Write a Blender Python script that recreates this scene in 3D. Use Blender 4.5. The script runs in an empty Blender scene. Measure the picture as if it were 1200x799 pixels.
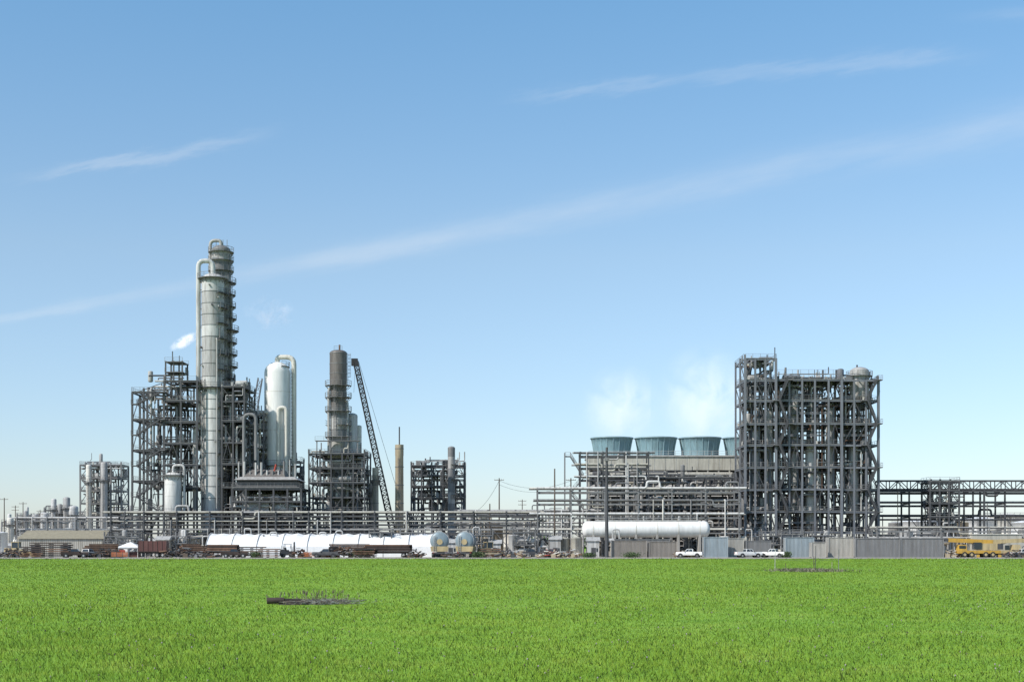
import bpy, math, random
import numpy as np
from mathutils import Vector, Matrix

scene = bpy.context.scene
K = 1666.7      # survey constant: metres-per-unit = distance / K
CH = 2.0        # eye height
def X(u, y): return (u-600.0)*y/K
def Z(v, y): return max(0.0, CH+(642.0-v)*y/K)

# ------------------------------------------------------------------ materials
MATS = {}
def new_mat(key, col, rough=0.6, metal=0.0, var=0.25, scale=0.6, streak=True, stain=0.0, bump=0.0):
    m = bpy.data.materials.new(key); m.use_nodes = True
    nt = m.node_tree; N = nt.nodes; L = nt.links
    b = N["Principled BSDF"]
    b.inputs["Roughness"].default_value = rough
    b.inputs["Metallic"].default_value = metal
    tc = N.new("ShaderNodeTexCoord")
    mp = N.new("ShaderNodeMapping")
    mp.inputs["Scale"].default_value = (1, 1, 0.18 if streak else 1)
    L.new(tc.outputs["Object"], mp.inputs["Vector"])
    n1 = N.new("ShaderNodeTexNoise"); n1.inputs["Scale"].default_value = scale*2.2
    n1.inputs["Detail"].default_value = 6; n1.inputs["Roughness"].default_value = 0.65
    L.new(mp.outputs[0], n1.inputs["Vector"])
    r = N.new("ShaderNodeValToRGB")
    r.color_ramp.elements[0].position = 0.3; r.color_ramp.elements[1].position = 0.72
    lo = [c*(1-var) for c in col]; hi = [min(0.85, c*(1+var*0.8)) for c in col]
    r.color_ramp.elements[0].color = (*lo, 1); r.color_ramp.elements[1].color = (*hi, 1)
    L.new(n1.outputs["Fac"], r.inputs[0]); out = r.outputs[0]
    if stain > 0:   # rust and grime runs
        mp2 = N.new("ShaderNodeMapping"); mp2.inputs["Scale"].default_value = (1.6, 1.6, .12); mp2.inputs["Location"].default_value = (7, 3, 1)
        L.new(tc.outputs["Object"], mp2.inputs["Vector"])
        n3 = N.new("ShaderNodeTexNoise"); n3.inputs["Scale"].default_value = 1.0; n3.inputs["Detail"].default_value = 7; n3.inputs["Roughness"].default_value = .7
        L.new(mp2.outputs[0], n3.inputs["Vector"])
        r3 = N.new("ShaderNodeValToRGB"); r3.color_ramp.elements[0].position = .50; r3.color_ramp.elements[0].color = (0,0,0,1); r3.color_ramp.elements[1].position = .68; r3.color_ramp.elements[1].color = (stain,)*3+(1,)
        L.new(n3.outputs["Fac"], r3.inputs[0])
        mx = N.new("ShaderNodeMix"); mx.data_type = "RGBA"; L.new(r3.outputs[0], mx.inputs[0]); L.new(out, mx.inputs[6]); mx.inputs[7].default_value = (.12, .095, .07, 1)
        out = mx.outputs[2]
    L.new(out, b.inputs["Base Color"])
    if bump > 0:
        n2 = N.new("ShaderNodeTexNoise"); n2.inputs["Scale"].default_value = 6
        L.new(tc.outputs["Object"], n2.inputs["Vector"])
        bp = N.new("ShaderNodeBump"); bp.inputs["Strength"].default_value = bump
        L.new(n2.outputs["Fac"], bp.inputs["Height"]); L.new(bp.outputs[0], b.inputs["Normal"])
    MATS[key] = m
    return m

new_mat("steel", (0.19, 0.19, 0.19), 0.6, 0.0, .35, stain=.4)
new_mat("steel_dark", (0.065, 0.066, 0.070), 0.65, 0, .3)
new_mat("steel_blue", (0.155, 0.165, 0.185), 0.6, 0, .3, stain=.3)
new_mat("steel_light", (0.40, 0.395, 0.38), 0.55, 0.0, stain=.4)
new_mat("rail", (0.19, 0.185, 0.18), 0.6)
new_mat("insul_a", (0.53, 0.52, 0.50), 0.5, 0.0, 0.22, stain=.6)
new_mat("insul_b", (0.38, 0.37, 0.355), 0.5, 0.0, 0.25, stain=.6)
new_mat("insul_c", (0.62, 0.605, 0.575), 0.5, 0.0, 0.15, stain=.5)
new_mat("insul_brown", (0.13, 0.115, 0.105), 0.55, 0.0, 0.35)
new_mat("white", (0.78, 0.765, 0.735), 0.45, 0, 0.12, stain=.15)
new_mat("offwhite", (0.64, 0.61, 0.54), 0.5, 0, 0.15, stain=.35)
new_mat("tarp", (0.80, 0.80, 0.79), 0.55, 0, 0.06, streak=False, stain=.12)
new_mat("tan", (0.43, 0.35, 0.24), 0.7, 0, 0.2, stain=.5)
new_mat("beige", (0.46, 0.435, 0.37), 0.6, 0, 0.18, stain=.5)
new_mat("khaki", (0.27, 0.24, 0.17), 0.8, 0, 0.2)
new_mat("rust", (0.15, 0.085, 0.055), 0.85, 0, 0.45)
new_mat("rust_dark", (0.05, 0.035, 0.03), 0.85, 0, 0.45)
new_mat("concrete", (0.36, 0.34, 0.31), 0.85, 0, 0.2, stain=.4)
new_mat("black", (0.02, 0.02, 0.022), 0.6, 0, 0.3)
new_mat("rubber", (0.025, 0.025, 0.025), 0.85, 0, 0.3)
new_mat("glass", (0.03, 0.04, 0.05), 0.1, 0, 0.2)
new_mat("yellow", (0.50, 0.30, 0.05), 0.5, 0, 0.2, stain=.4)
new_mat("cream", (0.47, 0.37, 0.20), 0.5, 0, 0.25, stain=.4)
new_mat("red", (0.38, 0.06, 0.035), 0.55, 0, 0.25)
new_mat("maroon", (0.10, 0.035, 0.03), 0.6, 0, 0.3, stain=.4)
new_mat("orange", (0.50, 0.17, 0.07), 0.6, 0, 0.2)
new_mat("teal", (0.30, 0.42, 0.45), 0.5, 0, 0.2)
new_mat("frp", (0.20, 0.31, 0.345), 0.4, 0, 0.25, stain=.2)
new_mat("tank_blue", (0.22, 0.28, 0.31), 0.4, 0, 0.25, stain=.4)
new_mat("cont_grey", (0.20, 0.20, 0.20), 0.6, 0, 0.2, stain=.4)
new_mat("cont_brown", (0.25, 0.225, 0.20), 0.6, 0, 0.2, stain=.4)
new_mat("cont_blue", (0.29, 0.34, 0.365), 0.6, 0, 0.2, stain=.4)
new_mat("cont_tan", (0.40, 0.38, 0.34), 0.6, 0, 0.2, stain=.4)
new_mat("wood", (0.11, 0.085, 0.065), 0.85, 0, 0.35)
new_mat("soil", (0.03, 0.025, 0.02), 0.95, 0, 0.5, 3, False, bump=0.6)
new_mat("straw", (0.30, 0.27, 0.20), 0.9, 0, 0.4, 3, False)
new_mat("straw_grey", (0.26, 0.27, 0.26), 0.9, 0, 0.4, 3, False)
new_mat("foliage", (0.07, 0.11, 0.04), 0.8, 0, 0.5, 0.3, False)
new_mat("flower", (0.34, 0.28, 0.31), 0.8, 0, 0.4, 3, False)

# ------------------------------------------------------------------ mesh builder
JR = random.Random(99)
class M:
    def __init__(s, name):
        s.name = name; s.v = []; s.f = []; s.mi = []; s.sm = []; s.mk = []; s.T = None
    def add(s, vs, fs, k, sm=False):
        b = len(s.v)
        if s.T is not None: vs = [tuple(s.T @ Vector(p)) for p in vs]
        s.v.extend([tuple(p) for p in vs])
        if k not in s.mk: s.mk.append(k)
        i = s.mk.index(k)
        for f in fs:
            s.f.append([b+j for j in f]); s.mi.append(i); s.sm.append(sm)
    def box(s, x0, x1, y0, y1, z0, z1, k):
        s.add([(x0,y0,z0),(x1,y0,z0),(x1,y1,z0),(x0,y1,z0),(x0,y0,z1),(x1,y0,z1),(x1,y1,z1),(x0,y1,z1)],
              [(0,3,2,1),(4,5,6,7),(0,1,5,4),(1,2,6,5),(2,3,7,6),(3,0,4,7)], k)
    def loft(s, a, z0, b, z1, k):
        x0,x1,y0,y1 = a; X0,X1,Y0,Y1 = b
        s.add([(x0,y0,z0),(x1,y0,z0),(x1,y1,z0),(x0,y1,z0),(X0,Y0,z1),(X1,Y0,z1),(X1,Y1,z1),(X0,Y1,z1)],
              [(0,3,2,1),(4,5,6,7),(0,1,5,4),(1,2,6,5),(2,3,7,6),(3,0,4,7)], k)
    def basis(s, p, q):
        p = Vector(p); q = Vector(q); d = (q-p)
        if d.length < 1e-6: d = Vector((0,0,1e-5))
        d.normalize()
        up = Vector((0,0,1)) if abs(d.z) < 0.95 else Vector((0,1,0))
        a = d.cross(up).normalized(); b = a.cross(d).normalized()
        return p, q, a, b
    def beam(s, p, q, w, k, h=None):
        h = h or w
        w = w*(1+JR.uniform(-.02,.02)); h = h*(1+JR.uniform(-.02,.02))
        p, q, a, b = s.basis(p, q)
        vs = [P + a*(i*w/2) + b*(j*h/2) for P in (p, q) for i, j in ((-1,-1),(1,-1),(1,1),(-1,1))]
        s.add(vs, [(0,1,2,3),(7,6,5,4),(0,4,5,1),(1,5,6,2),(2,6,7,3),(3,7,4,0)], k)
    def lathe(s, p, q, prof, k, n=20, sm=True):
        """prof: (distance along p->q, radius)"""
        p, q, a, b = s.basis(p, q); d = (q-p).normalized()
        vs = []
        for t, r in prof:
            c = p + d*t
            for i in range(n):
                th = 2*math.pi*i/n
                vs.append(c + a*(r*math.cos(th)) + b*(r*math.sin(th)))
        fs = []
        for j in range(len(prof)-1):
            for i in range(n):
                fs.append((j*n+i, j*n+(i+1)%n, (j+1)*n+(i+1)%n, (j+1)*n+i))
        s.add(vs, fs, k, sm)
        caps = []
        if prof[0][1] > 0.02: caps.append(tuple(range(n))[::-1])
        if prof[-1][1] > 0.02: caps.append(tuple((len(prof)-1)*n+i for i in range(n)))
        if caps:
            s.add(vs, caps, k, False)
    def cyl(s, p, q, r, k, n=10, r2=None):
        L = (Vector(q)-Vector(p)).length
        s.lathe(p, q, [(0, r), (L, r if r2 is None else r2)], k, n)
    def pipe(s, pts, r, k, n=8, R=None):
        R = R or r*3
        pts = [Vector(p) for p in pts]; out = [pts[0]]
        for i in range(1, len(pts)-1):
            a, b, c = pts[i-1], pts[i], pts[i+1]
            ra = min(R, (b-a).length*0.45, (c-b).length*0.45)
            A = b+(a-b).normalized()*ra; C = b+(c-b).normalized()*ra
            for t in (0, .25, .5, .75, 1):
                out.append(A*(1-t)**2 + b*2*t*(1-t) + C*t*t)
        out.append(pts[-1])
        for i in range(len(out)-1):
            d = (out[i+1]-out[i])
            if d.length > 1e-4:
                s.cyl(out[i]-d.normalized()*0.03*r, out[i+1]+d.normalized()*0.1*r, r, k, n)
    def vessel(s, x, y, z0, z1, r, k, n=20, legs=True, dome=0.5, bands=True):
        h = r*dome; pr = []
        for i in range(6):
            t = math.pi/2*i/6
            pr.append((h-h*math.cos(t), max(0.01, r*math.sin(t))))
        Lc = (z1-z0)
        pr = [(a, b) for a, b in pr] + [(h, r), (Lc-h, r)] + [(Lc-h+h*math.sin(math.pi/2*i/6), max(.01, r*math.cos(math.pi/2*i/6))) for i in range(1, 7)]
        s.lathe((x,y,z0), (x,y,z1), pr, k, n)
        if bands:
            zz = z0+h+0.6
            while zz < z1-h:
                s.cyl((x,y,zz), (x,y,zz+0.12), r*1.02, "steel_light" if JR.random()<.5 else k, n)
                zz += JR.uniform(2.0, 3.2)
    def drum(s, p, q, r, k, n=20, saddles=True, dome=0.45):
        L = (Vector(q)-Vector(p)).length; h = r*dome
        pr = [(h-h*math.cos(math.pi/2*i/6), max(.01, r*math.sin(math.pi/2*i/6))) for i in range(6)] + [(h, r), (L-h, r)] + \
             [(L-h+h*math.sin(math.pi/2*i/6), max(.01, r*math.cos(math.pi/2*i/6))) for i in range(1, 7)]
        s.lathe(p, q, pr, k, n)
    def rail(s, p, q, k="rail", h=1.1, w=0.06):
        p = Vector(p); q = Vector(q); L = (q-p).length
        n = max(1, int(L/1.8)); U = Vector((0,0,1))
        s.beam(p+U*h, q+U*h, w, k); s.beam(p+U*h*.55, q+U*h*.55, w*.8, k)
        s.beam(p+U*.08, q+U*.08, w*.5, k, 0.14)
        for i in range(n+1):
            c = p+(q-p)*(i/n); s.beam(c, c+U*(h+.02), w, k)
    def ladder(s, x, y, z0, z1, nx=0, ny=-1, k="rail"):
        tx, ty = -ny, nx
        for sg in (-.25, .25):
            s.beam((x+tx*sg, y+ty*sg, z0), (x+tx*sg, y+ty*sg, z1), .07, k)
        z = z0+.3
        while z < z1:
            s.beam((x-tx*.25, y-ty*.25, z), (x+tx*.25, y+ty*.25, z), .04, k); z += .35
        z = z0+2.2
        while z < z1:
            pts = [Vector((x+tx*.36*math.cos(t)+nx*(.7*math.sin(t)), y+ty*.36*math.cos(t)+ny*(.7*math.sin(t)), z)) for t in (0,.8,1.57,2.34,3.14)]
            for a, b in zip(pts, pts[1:]): s.beam(a, b, .05, k)
            z += 0.9
        for t in (.8, 1.57, 2.34):
            px, py = x+tx*.36*math.cos(t)+nx*.7*math.sin(t), y+ty*.36*math.cos(t)+ny*.7*math.sin(t)
            if z1-z0 > 2.4: s.beam((px,py,z0+2.2), (px,py,z1), .04, k)
    def ringdeck(s, x, y, z, r, w, a0=0, a1=360, k="steel"):
        n = max(3, int((a1-a0)/22)); P = []
        for i in range(n+1):
            t = math.radians(a0+(a1-a0)*i/n); P.append((math.cos(t), math.sin(t)))
        for (c0, s0), (c1, s1) in zip(P, P[1:]):
            vs = []
            for zz in (z-.06, z+.06):
                vs += [(x+c0*r, y+s0*r, zz), (x+c0*(r+w), y+s0*(r+w), zz), (x+c1*(r+w), y+s1*(r+w), zz), (x+c1*r, y+s1*r, zz)]
            s.add(vs, [(0,3,2,1),(4,5,6,7),(0,1,5,4),(1,2,6,5),(2,3,7,6),(3,0,4,7)], k)
            A = (x+c0*(r+w), y+s0*(r+w)); B = (x+c1*(r+w), y+s1*(r+w))
            for hh, ww in ((1.15, .08), (.6, .06)):
                s.beam((*A, z+hh), (*B, z+hh), ww, "rail")
            s.beam((*A, z), (*A, z+1.15), .07, "rail")
            s.beam((x+c0*r, y+s0*r, z-1.1), (*A, z-.07), .1, "rail")
    def flight(s, p, q, w=1.0, k="steel_dark"):
        p = Vector(p); q = Vector(q); U = Vector((0,0,1)); Y = Vector((0,1,0))
        for sg in (0, w):
            s.beam(p+Y*sg, q+Y*sg, .12, k, .32)
            s.beam(p+Y*sg+U*1.05, q+Y*sg+U*1.05, .08, k)
            s.beam(p+Y*sg+U*.6, q+Y*sg+U*.6, .06, k)
            for i in range(5):
                c = p+(q-p)*(i/4)+Y*sg; s.beam(c, c+U*1.05, .07, k)
        n = max(2, int(abs(q.z-p.z)/.25))
        for i in range(n):
            c = p+(q-p)*((i+.5)/n)
            s.box(c.x-.14, c.x+.14, c.y+.05, c.y+w-.05, c.z-.02, c.z+.02, k)
    def zigzag(s, x0, x1, y, zs, w=1.0, k="steel_dark"):
        for i in range(len(zs)-1):
            a, b = (x0, x1) if i % 2 == 0 else (x1, x0)
            s.flight((a, y, zs[i]), (b, y, zs[i+1]), w, k)
            sg = 1 if b > a else -1
            s.box(min(b, b+sg*1.3), max(b, b+sg*1.3), y-.02, y+2*w, zs[i+1]-.08, zs[i+1]+.04, k)
            s.rail((b, y, zs[i+1]), (b+sg*1.3, y, zs[i+1])); s.rail((b+sg*1.3, y, zs[i+1]), (b+sg*1.3, y+2*w, zs[i+1]))
    def build(s):
        V = np.array(s.v, dtype=np.float32)
        cx = float((V[:,0].min()+V[:,0].max())/2); cy = float((V[:,1].min()+V[:,1].max())/2)
        V[:,0] -= cx; V[:,1] -= cy
        me = bpy.data.meshes.new(s.name)
        me.from_pydata(V.tolist(), [], s.f)
        for k in s.mk: me.materials.append(MATS[k])
        me.polygons.foreach_set("material_index", s.mi)
        me.polygons.foreach_set("use_smooth", s.sm)
        me.update()
        o = bpy.data.objects.new(s.name, me); o.location = (cx, cy, 0)
        scene.collection.objects.link(o)
        return o

def frame(m, xs, ys, zs, k="steel", bw=.35, brace=.35, deck=.6, rng=None, braced_side=True, kb=None):
    rng = rng or random.Random(1); kb = kb or k
    for x in xs:
        for y in ys:
            m.beam((x,y,0), (x,y,zs[-1]+(1.1 if rng.random()<.4 else .1)), bw*1.15, k)
    for z in zs:
        for y in ys: m.beam((xs[0],y,z), (xs[-1],y,z), bw*.6, k, bw*1.05)
        for x in xs: m.beam((x,ys[0],z), (x,ys[-1],z), bw*.55, k, bw*.95)
        for i in range(len(xs)-1):
            xm = (xs[i]+xs[i+1])/2
            m.beam((xm,ys[0],z), (xm,ys[-1],z), bw*.4, k, bw*.7)
            for j in range(len(ys)-1):
                if rng.random() < deck:
                    m.box(xs[i]+.05, xs[i+1]-.05, ys[j]+.05, ys[j+1]-.05, z+bw*.55, z+bw*.55+.06, "steel")
        e = bw*.5
        if rng.random() < .85: m.rail((xs[0],ys[0]-.2,z+e), (xs[-1],ys[0]-.2,z+e))
        m.rail((xs[0]-.2,ys[0],z+e), (xs[0]-.2,ys[-1],z+e)); m.rail((xs[-1]+.2,ys[0],z+e), (xs[-1]+.2,ys[-1],z+e))
        if rng.random() < .5: m.rail((xs[0],ys[-1]+.2,z+e), (xs[-1],ys[-1]+.2,z+e))
    zz = [0]+list(zs)
    for a in range(len(zz)-1):
        z0, z1 = zz[a], zz[a+1]
        for y in ys:
            for i in range(len(xs)-1):
                if rng.random() < brace:
                    A, B = (xs[i], xs[i+1]) if rng.random() < .5 else (xs[i+1], xs[i])
                    t = rng.random()
                    if t < .5: m.beam((A,y,z0), (B,y,z1), bw*.45, kb)
                    else:
                        mid = (A+B)/2
                        m.beam((A,y,z0), (mid,y,z1-.1), bw*.4, kb); m.beam((B,y,z0), (mid,y,z1-.1), bw*.4, kb)
        for x in (xs[0], xs[-1]):
            for j in range(len(ys)-1):
                if rng.random() < .6: m.beam((x,ys[j],z0), (x,ys[j+1],z1), bw*.45, kb)

PK = ["insul_a", "insul_b", "insul_c", "steel_light", "steel", "beige", "steel_dark", "insul_b", "steel_blue"]
def clutter(m, x0, x1, y0, y1, zs, rng, vp=10, hp=3, ves=1, ks=PK, rmax=.32):
    for _ in range(vp):
        x = rng.uniform(x0, x1); y = rng.uniform(y0, y1); a = rng.randrange(len(zs)); b = rng.randrange(len(zs))
        za, zb = sorted((zs[a], zs[b]));
        if zb-za < 2: za = max(0, zb-6)
        r = rng.uniform(.08, rmax); x2 = min(x1, max(x0, x+rng.choice((-1,1))*rng.uniform(1.5, 6)))
        k = rng.choice(ks); y2 = rng.uniform(y0, y1)
        m.pipe([(x,y,za), (x,y,zb-1), (x2,y,zb-1), (x2,y2,zb-1), (x2,y2,zb+rng.uniform(-3,1.5))], r, k, 7)
    for z in zs:
        for _ in range(hp):
            y = rng.uniform(y0, y1); r = rng.uniform(.08, .26); zz = z+rng.uniform(.4, 2.2)
            xa, xb = sorted((rng.uniform(x0, x1), rng.uniform(x0, x1))); k = rng.choice(ks)
            m.pipe([(xa,y,zz-rng.uniform(0,2)), (xa,y,zz), (xb,y,zz), (xb,y,zz+rng.uniform(-2,2.5))], r, k, 7)
        for _ in range(ves):
            x = rng.uniform(x0+.5, x1-.5); y = rng.uniform(y0+.5, y1-.5); k = rng.choice(ks)
            t = rng.random()
            if t < .4:
                r = rng.uniform(.5, .9); m.vessel(x, y, z+.3, z+rng.uniform(2, 4), r, k, 14, bands=False)
            elif t < .75:
                L = rng.uniform(2, 4.5); r = rng.uniform(.35, .7)
                m.drum((x-L/2, y, z+r+.5), (x+L/2, y, z+r+.5), r, k, 14)
                for xx in (x-L*.3, x+L*.3): m.box(xx-.12, xx+.12, y-r*.8, y+r*.8, z+.2, z+r+.3, "steel_dark")
            else:
                a = rng.uniform(.3, .9); m.box(x-a, x+a, y-.5, y+.5, z+.25, z+rng.uniform(1, 2.2), k)
        for _ in range(hp*2):  # valves, junction boxes, lamps
            x = rng.uniform(x0, x1); y = rng.uniform(y0, y1); c = rng.uniform(.1, .28)
            m.box(x-c, x+c, y-c, y+c, z+.5, z+.5+c*3, rng.choice(["steel_dark", "steel_light", "offwhite"]))

# ============================================================ GROUND
def noise_node(N, L, vec, scale, detail=5, rough=.6):
    n = N.new("ShaderNodeTexNoise"); n.inputs["Scale"].default_value = scale
    n.inputs["Detail"].default_value = detail; n.inputs["Roughness"].default_value = rough
    L.new(vec, n.inputs["Vector"]); return n
def ramp(N, L, fac, stops):
    r = N.new("ShaderNodeValToRGB"); e = r.color_ramp.elements
    e[0].position, e[0].color = stops[0][0], (*stops[0][1], 1)
    e[1].position, e[1].color = stops[-1][0], (*stops[-1][1], 1)
    for p, c in stops[1:-1]:
        x = e.new(p); x.color = (*c, 1)
    L.new(fac, r.inputs[0]); return r
def mixc(N, L, fac, a, b, mode="MIX"):
    mx = N.new("ShaderNodeMix"); mx.data_type = "RGBA"; mx.blend_type = mode
    if isinstance(fac, (int, float)): mx.inputs[0].default_value = fac
    else: L.new(fac, mx.inputs[0])
    for s, i in ((a, 6), (b, 7)):
        if isinstance(s, tuple): mx.inputs[i].default_value = (*s, 1)
        else: L.new(s, mx.inputs[i])
    return mx.outputs[2]

def grass_mat(key, blade):
    m = bpy.data.materials.new(key); m.use_nodes = True; nt = m.node_tree; N = nt.nodes; L = nt.links
    b = N["Principled BSDF"]; b.inputs["Roughness"].default_value = .75
    b.inputs["Specular IOR Level"].default_value = .12
    g = N.new("ShaderNodeNewGeometry"); pos = g.outputs["Position"]
    big = noise_node(N, L, pos, .05, 5, .65); med = noise_node(N, L, pos, .55, 5); fine = noise_node(N, L, pos, 5, 3)
    c1 = ramp(N, L, big.outputs["Fac"], [(.35, (.185, .36, .034)), (.65, (.27, .43, .046))])
    c2 = ramp(N, L, med.outputs["Fac"], [(.3, (.14, .28, .030)), (.5, (.23, .395, .040)), (.75, (.36, .46, .08))])
    c = mixc(N, L, .5, c1.outputs[0], c2.outputs[0])
    f = ramp(N, L, fine.outputs["Fac"], [(.3, (.72, .76, .7)), (.7, (1.15, 1.12, 1.1))])
    c = mixc(N, L, 1.0, c, f.outputs[0], "MULTIPLY")
    if blade:
        at = N.new("ShaderNodeAttribute"); at.attribute_name = "tone"
        t = ramp(N, L, at.outputs["Fac"], [(0, (.45, .58, .6)), (.5, (1, 1, 1)), (.9, (1.35, 1.15, 1.3)), (1, (1.8, 1.25, 3.2))])
        c = mixc(N, L, 1.0, c, t.outputs[0], "MULTIPLY")
        nm = N.new("ShaderNodeVectorMath"); nm.operation = "SCALE"; nm.inputs[3].default_value = .25
        L.new(g.outputs["Normal"], nm.inputs[0])
        ad = N.new("ShaderNodeVectorMath"); ad.operation = "ADD"; ad.inputs[1].default_value = (0, 0, 1)
        L.new(nm.outputs[0], ad.inputs[0])
        no = N.new("ShaderNodeVectorMath"); no.operation = "NORMALIZE"; L.new(ad.outputs[0], no.inputs[0])
        L.new(no.outputs[0], b.inputs["Normal"])
        tr = N.new("ShaderNodeBsdfTranslucent"); L.new(c, tr.inputs[0])
        ms = N.new("ShaderNodeMixShader"); ms.inputs[0].default_value = .2
        L.new(b.outputs[0], ms.inputs[1]); L.new(tr.outputs[0], ms.inputs[2])
        L.new(ms.outputs[0], N["Material Output"].inputs["Surface"])
    L.new(c, b.inputs["Base Color"]); MATS[key] = m; return m
grass_mat("grass_ground", False); grass_mat("grass_blade", True)

def gravel_mat():
    m = bpy.data.materials.new("gravel"); m.use_nodes = True; nt = m.node_tree; N = nt.nodes; L = nt.links
    b = N["Principled BSDF"]; b.inputs["Roughness"].default_value = .95
    g = N.new("ShaderNodeNewGeometry")
    a = noise_node(N, L, g.outputs["Position"], .15, 6); f = noise_node(N, L, g.outputs["Position"], 5, 4)
    c1 = ramp(N, L, a.outputs["Fac"], [(.3, (.22, .19, .16)), (.7, (.46, .42, .37))])
    c2 = ramp(N, L, f.outputs["Fac"], [(.3, (.7, .7, .7)), (.7, (1.15, 1.15, 1.15))])
    L.new(mixc(N, L, 1.0, c1.outputs[0], c2.outputs[0], "MULTIPLY"), b.inputs["Base Color"]); MATS["gravel"] = m
gravel_mat()

m = M("ground")
m.add([(-6000,-300,0),(6000,-300,0),(6000,9000,0),(-6000,9000,0)], [(0,1,2,3)], "grass_ground"); m.build()
m = M("gravel_yard")
r = random.Random(5)
xs = [-700+i*4 for i in range(351)]
edge = [262+3.5*math.sin(x*.03)+2*math.sin(x*.11)+r.uniform(-1.5,1.5) for x in xs]
vs = [(x, e, .03) for x, e in zip(xs, edge)]+[(x, 620, .03) for x in xs]
n = len(xs)
m.add(vs, [(i, i+1, n+i+1, n+i) for i in range(n-1)], "gravel"); m.build()

# grass blades
rs = np.random.RandomState(3)
NB = 600000
t = rs.rand(NB)
d = 17.0*(266.0/17.0)**t
az = (rs.rand(NB)-.5)*0.92
bx = az*d; by = d
def patch_noise(x, y):
    return (np.sin(x*.7+1.3*np.sin(y*.23))+np.sin(y*.31+1.7*np.sin(x*.41+2))+np.sin(x*.13+y*.09)*1.2)/3.2
pn = patch_noise(bx, by)
h = (0.025+0.06*rs.rand(NB)**1.6)*(1+.35*pn)*(1+d/400.)
tall = rs.rand(NB) < .012; h = np.where(tall & (d < 70), h*2.1, h)
w = 0.006+0.00036*d
ang = rs.rand(NB)*math.pi; lean = (rs.rand(NB, 2)-.5)*1.6
m1 = ((bx+7.2)/2.0)**2+((by-51)/2.2)**2 < 1; m2 = ((bx-25.5)/3.1)**2+((by-123)/5.0)**2 < 1
h = np.where(m1 | m2, h*.5, h)
# ragged weeds along the yard edge
edge_zone = (d > 245); h = np.where(edge_zone, h*(1+2.2*rs.rand(NB)**3), h)
V = np.zeros((NB, 3, 3), np.float32)
cx_, sx_ = np.cos(ang)*w/2, np.sin(ang)*w/2
V[:,0,0] = bx-cx_; V[:,0,1] = by-sx_; V[:,1,0] = bx+cx_; V[:,1,1] = by+sx_
V[:,2,0] = bx+lean[:,0]*h; V[:,2,1] = by+lean[:,1]*h; V[:,2,2] = h
V[:,0,2] = -.01; V[:,1,2] = -.01
me = bpy.data.meshes.new("grass")
me.vertices.add(NB*3); me.vertices.foreach_set("co", V.ravel())
me.loops.add(NB*3); me.loops.foreach_set("vertex_index", np.arange(NB*3, dtype=np.int32))
me.polygons.add(NB); me.polygons.foreach_set("loop_start", np.arange(0, NB*3, 3, dtype=np.int32))
me.polygons.foreach_set("loop_total", np.full(NB, 3, np.int32))
me.update(calc_edges=True)
tone = np.clip(.5+.2*rs.randn(NB)+.12*pn, 0, .93); tone[rs.rand(NB) < .005] = 1.0
at = me.attributes.new("tone", "FLOAT", "POINT"); at.data.foreach_set("value", np.repeat(tone, 3).astype(np.float32))
me.materials.append(MATS["grass_blade"])
o = bpy.data.objects.new("grass", me); scene.collection.objects.link(o)

# wildflowers
m = M("wildflowers"); r = random.Random(8)
for _ in range(380):
    dd = r.uniform(19, 60); x = r.uniform(-.4, .4)*dd; hh = r.uniform(.07, .15); s_ = .01+.0002*dd
    m.beam((x, dd, 0), (x, dd, hh), .004, "foliage")
    m.lathe((x, dd, hh), (x, dd, hh+s_*2), [(0, s_*.3), (s_, s_), (s_*2, s_*.3)], r.choice(["flower","straw","wood"]), 6)
m.build()

# debris patch 1
m = M("brush_pile"); r = random.Random(11); cx, cy = -7.2, 51
n = 26
vs = [(cx, cy, .08)]
for q, (rr, zz) in enumerate(((.5, .07), (.85, .045), (1.05, -.01))):
    for i in range(n):
        t_ = 2*math.pi*i/n; k_ = rr*(1+.25*math.sin(3*t_+q)+r.uniform(-.1,.1))
        vs.append((cx-.2+1.05*k_*math.cos(t_), cy+.9*k_*math.sin(t_), zz+r.uniform(-.02,.03)*(q<2)))
fs = [(0, 1+i, 1+(i+1)%n) for i in range(n)]
for q in range(2):
    fs += [(1+q*n+i, 1+(q+1)*n+i, 1+(q+1)*n+(i+1)%n, 1+q*n+(i+1)%n) for i in range(n)]
m.add(vs, fs, "soil", True)
m.cyl((cx-1.5, cy-.5, .13), (cx-.9, cy-.42, .15), .12, "rust_dark", 10, .11); m.cyl((cx-.95, cy-.43, .13), (cx-.3, cy-.3, .12), .10, "soil", 10, .07)
m.cyl((cx-.9, cy-.6, .08), (cx+.3, cy-.2, .1), .05, "wood", 8, .04)
for _ in range(1500):
    x = cx+r.gauss(.45, .6); y = cy+r.gauss(-.1, .5); L_ = r.uniform(.06, .3); a = r.uniform(0, math.pi); z = r.uniform(.02, .15)
    m.beam((x, y, z), (x+L_*math.cos(a), y+L_*math.sin(a)*.6, max(.01, z+r.uniform(-.08, .07))), .008, r.choice(["straw_grey", "straw", "straw_grey", "rust_dark", "wood"]))
for _ in range(70):
    x = cx+r.gauss(.1, .7); y = cy+r.gauss(0, .3); hh = r.uniform(.15, .55)
    m.beam((x, y, 0), (x+r.uniform(-.08,.08), y, hh), .008, r.choice(["straw", "wood"]))
    m.lathe((x, y, hh*.75), (x, y, hh), [(0, .008), (hh*.1, .018), (hh*.25, .004)], "wood", 5)
m.build()
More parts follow.
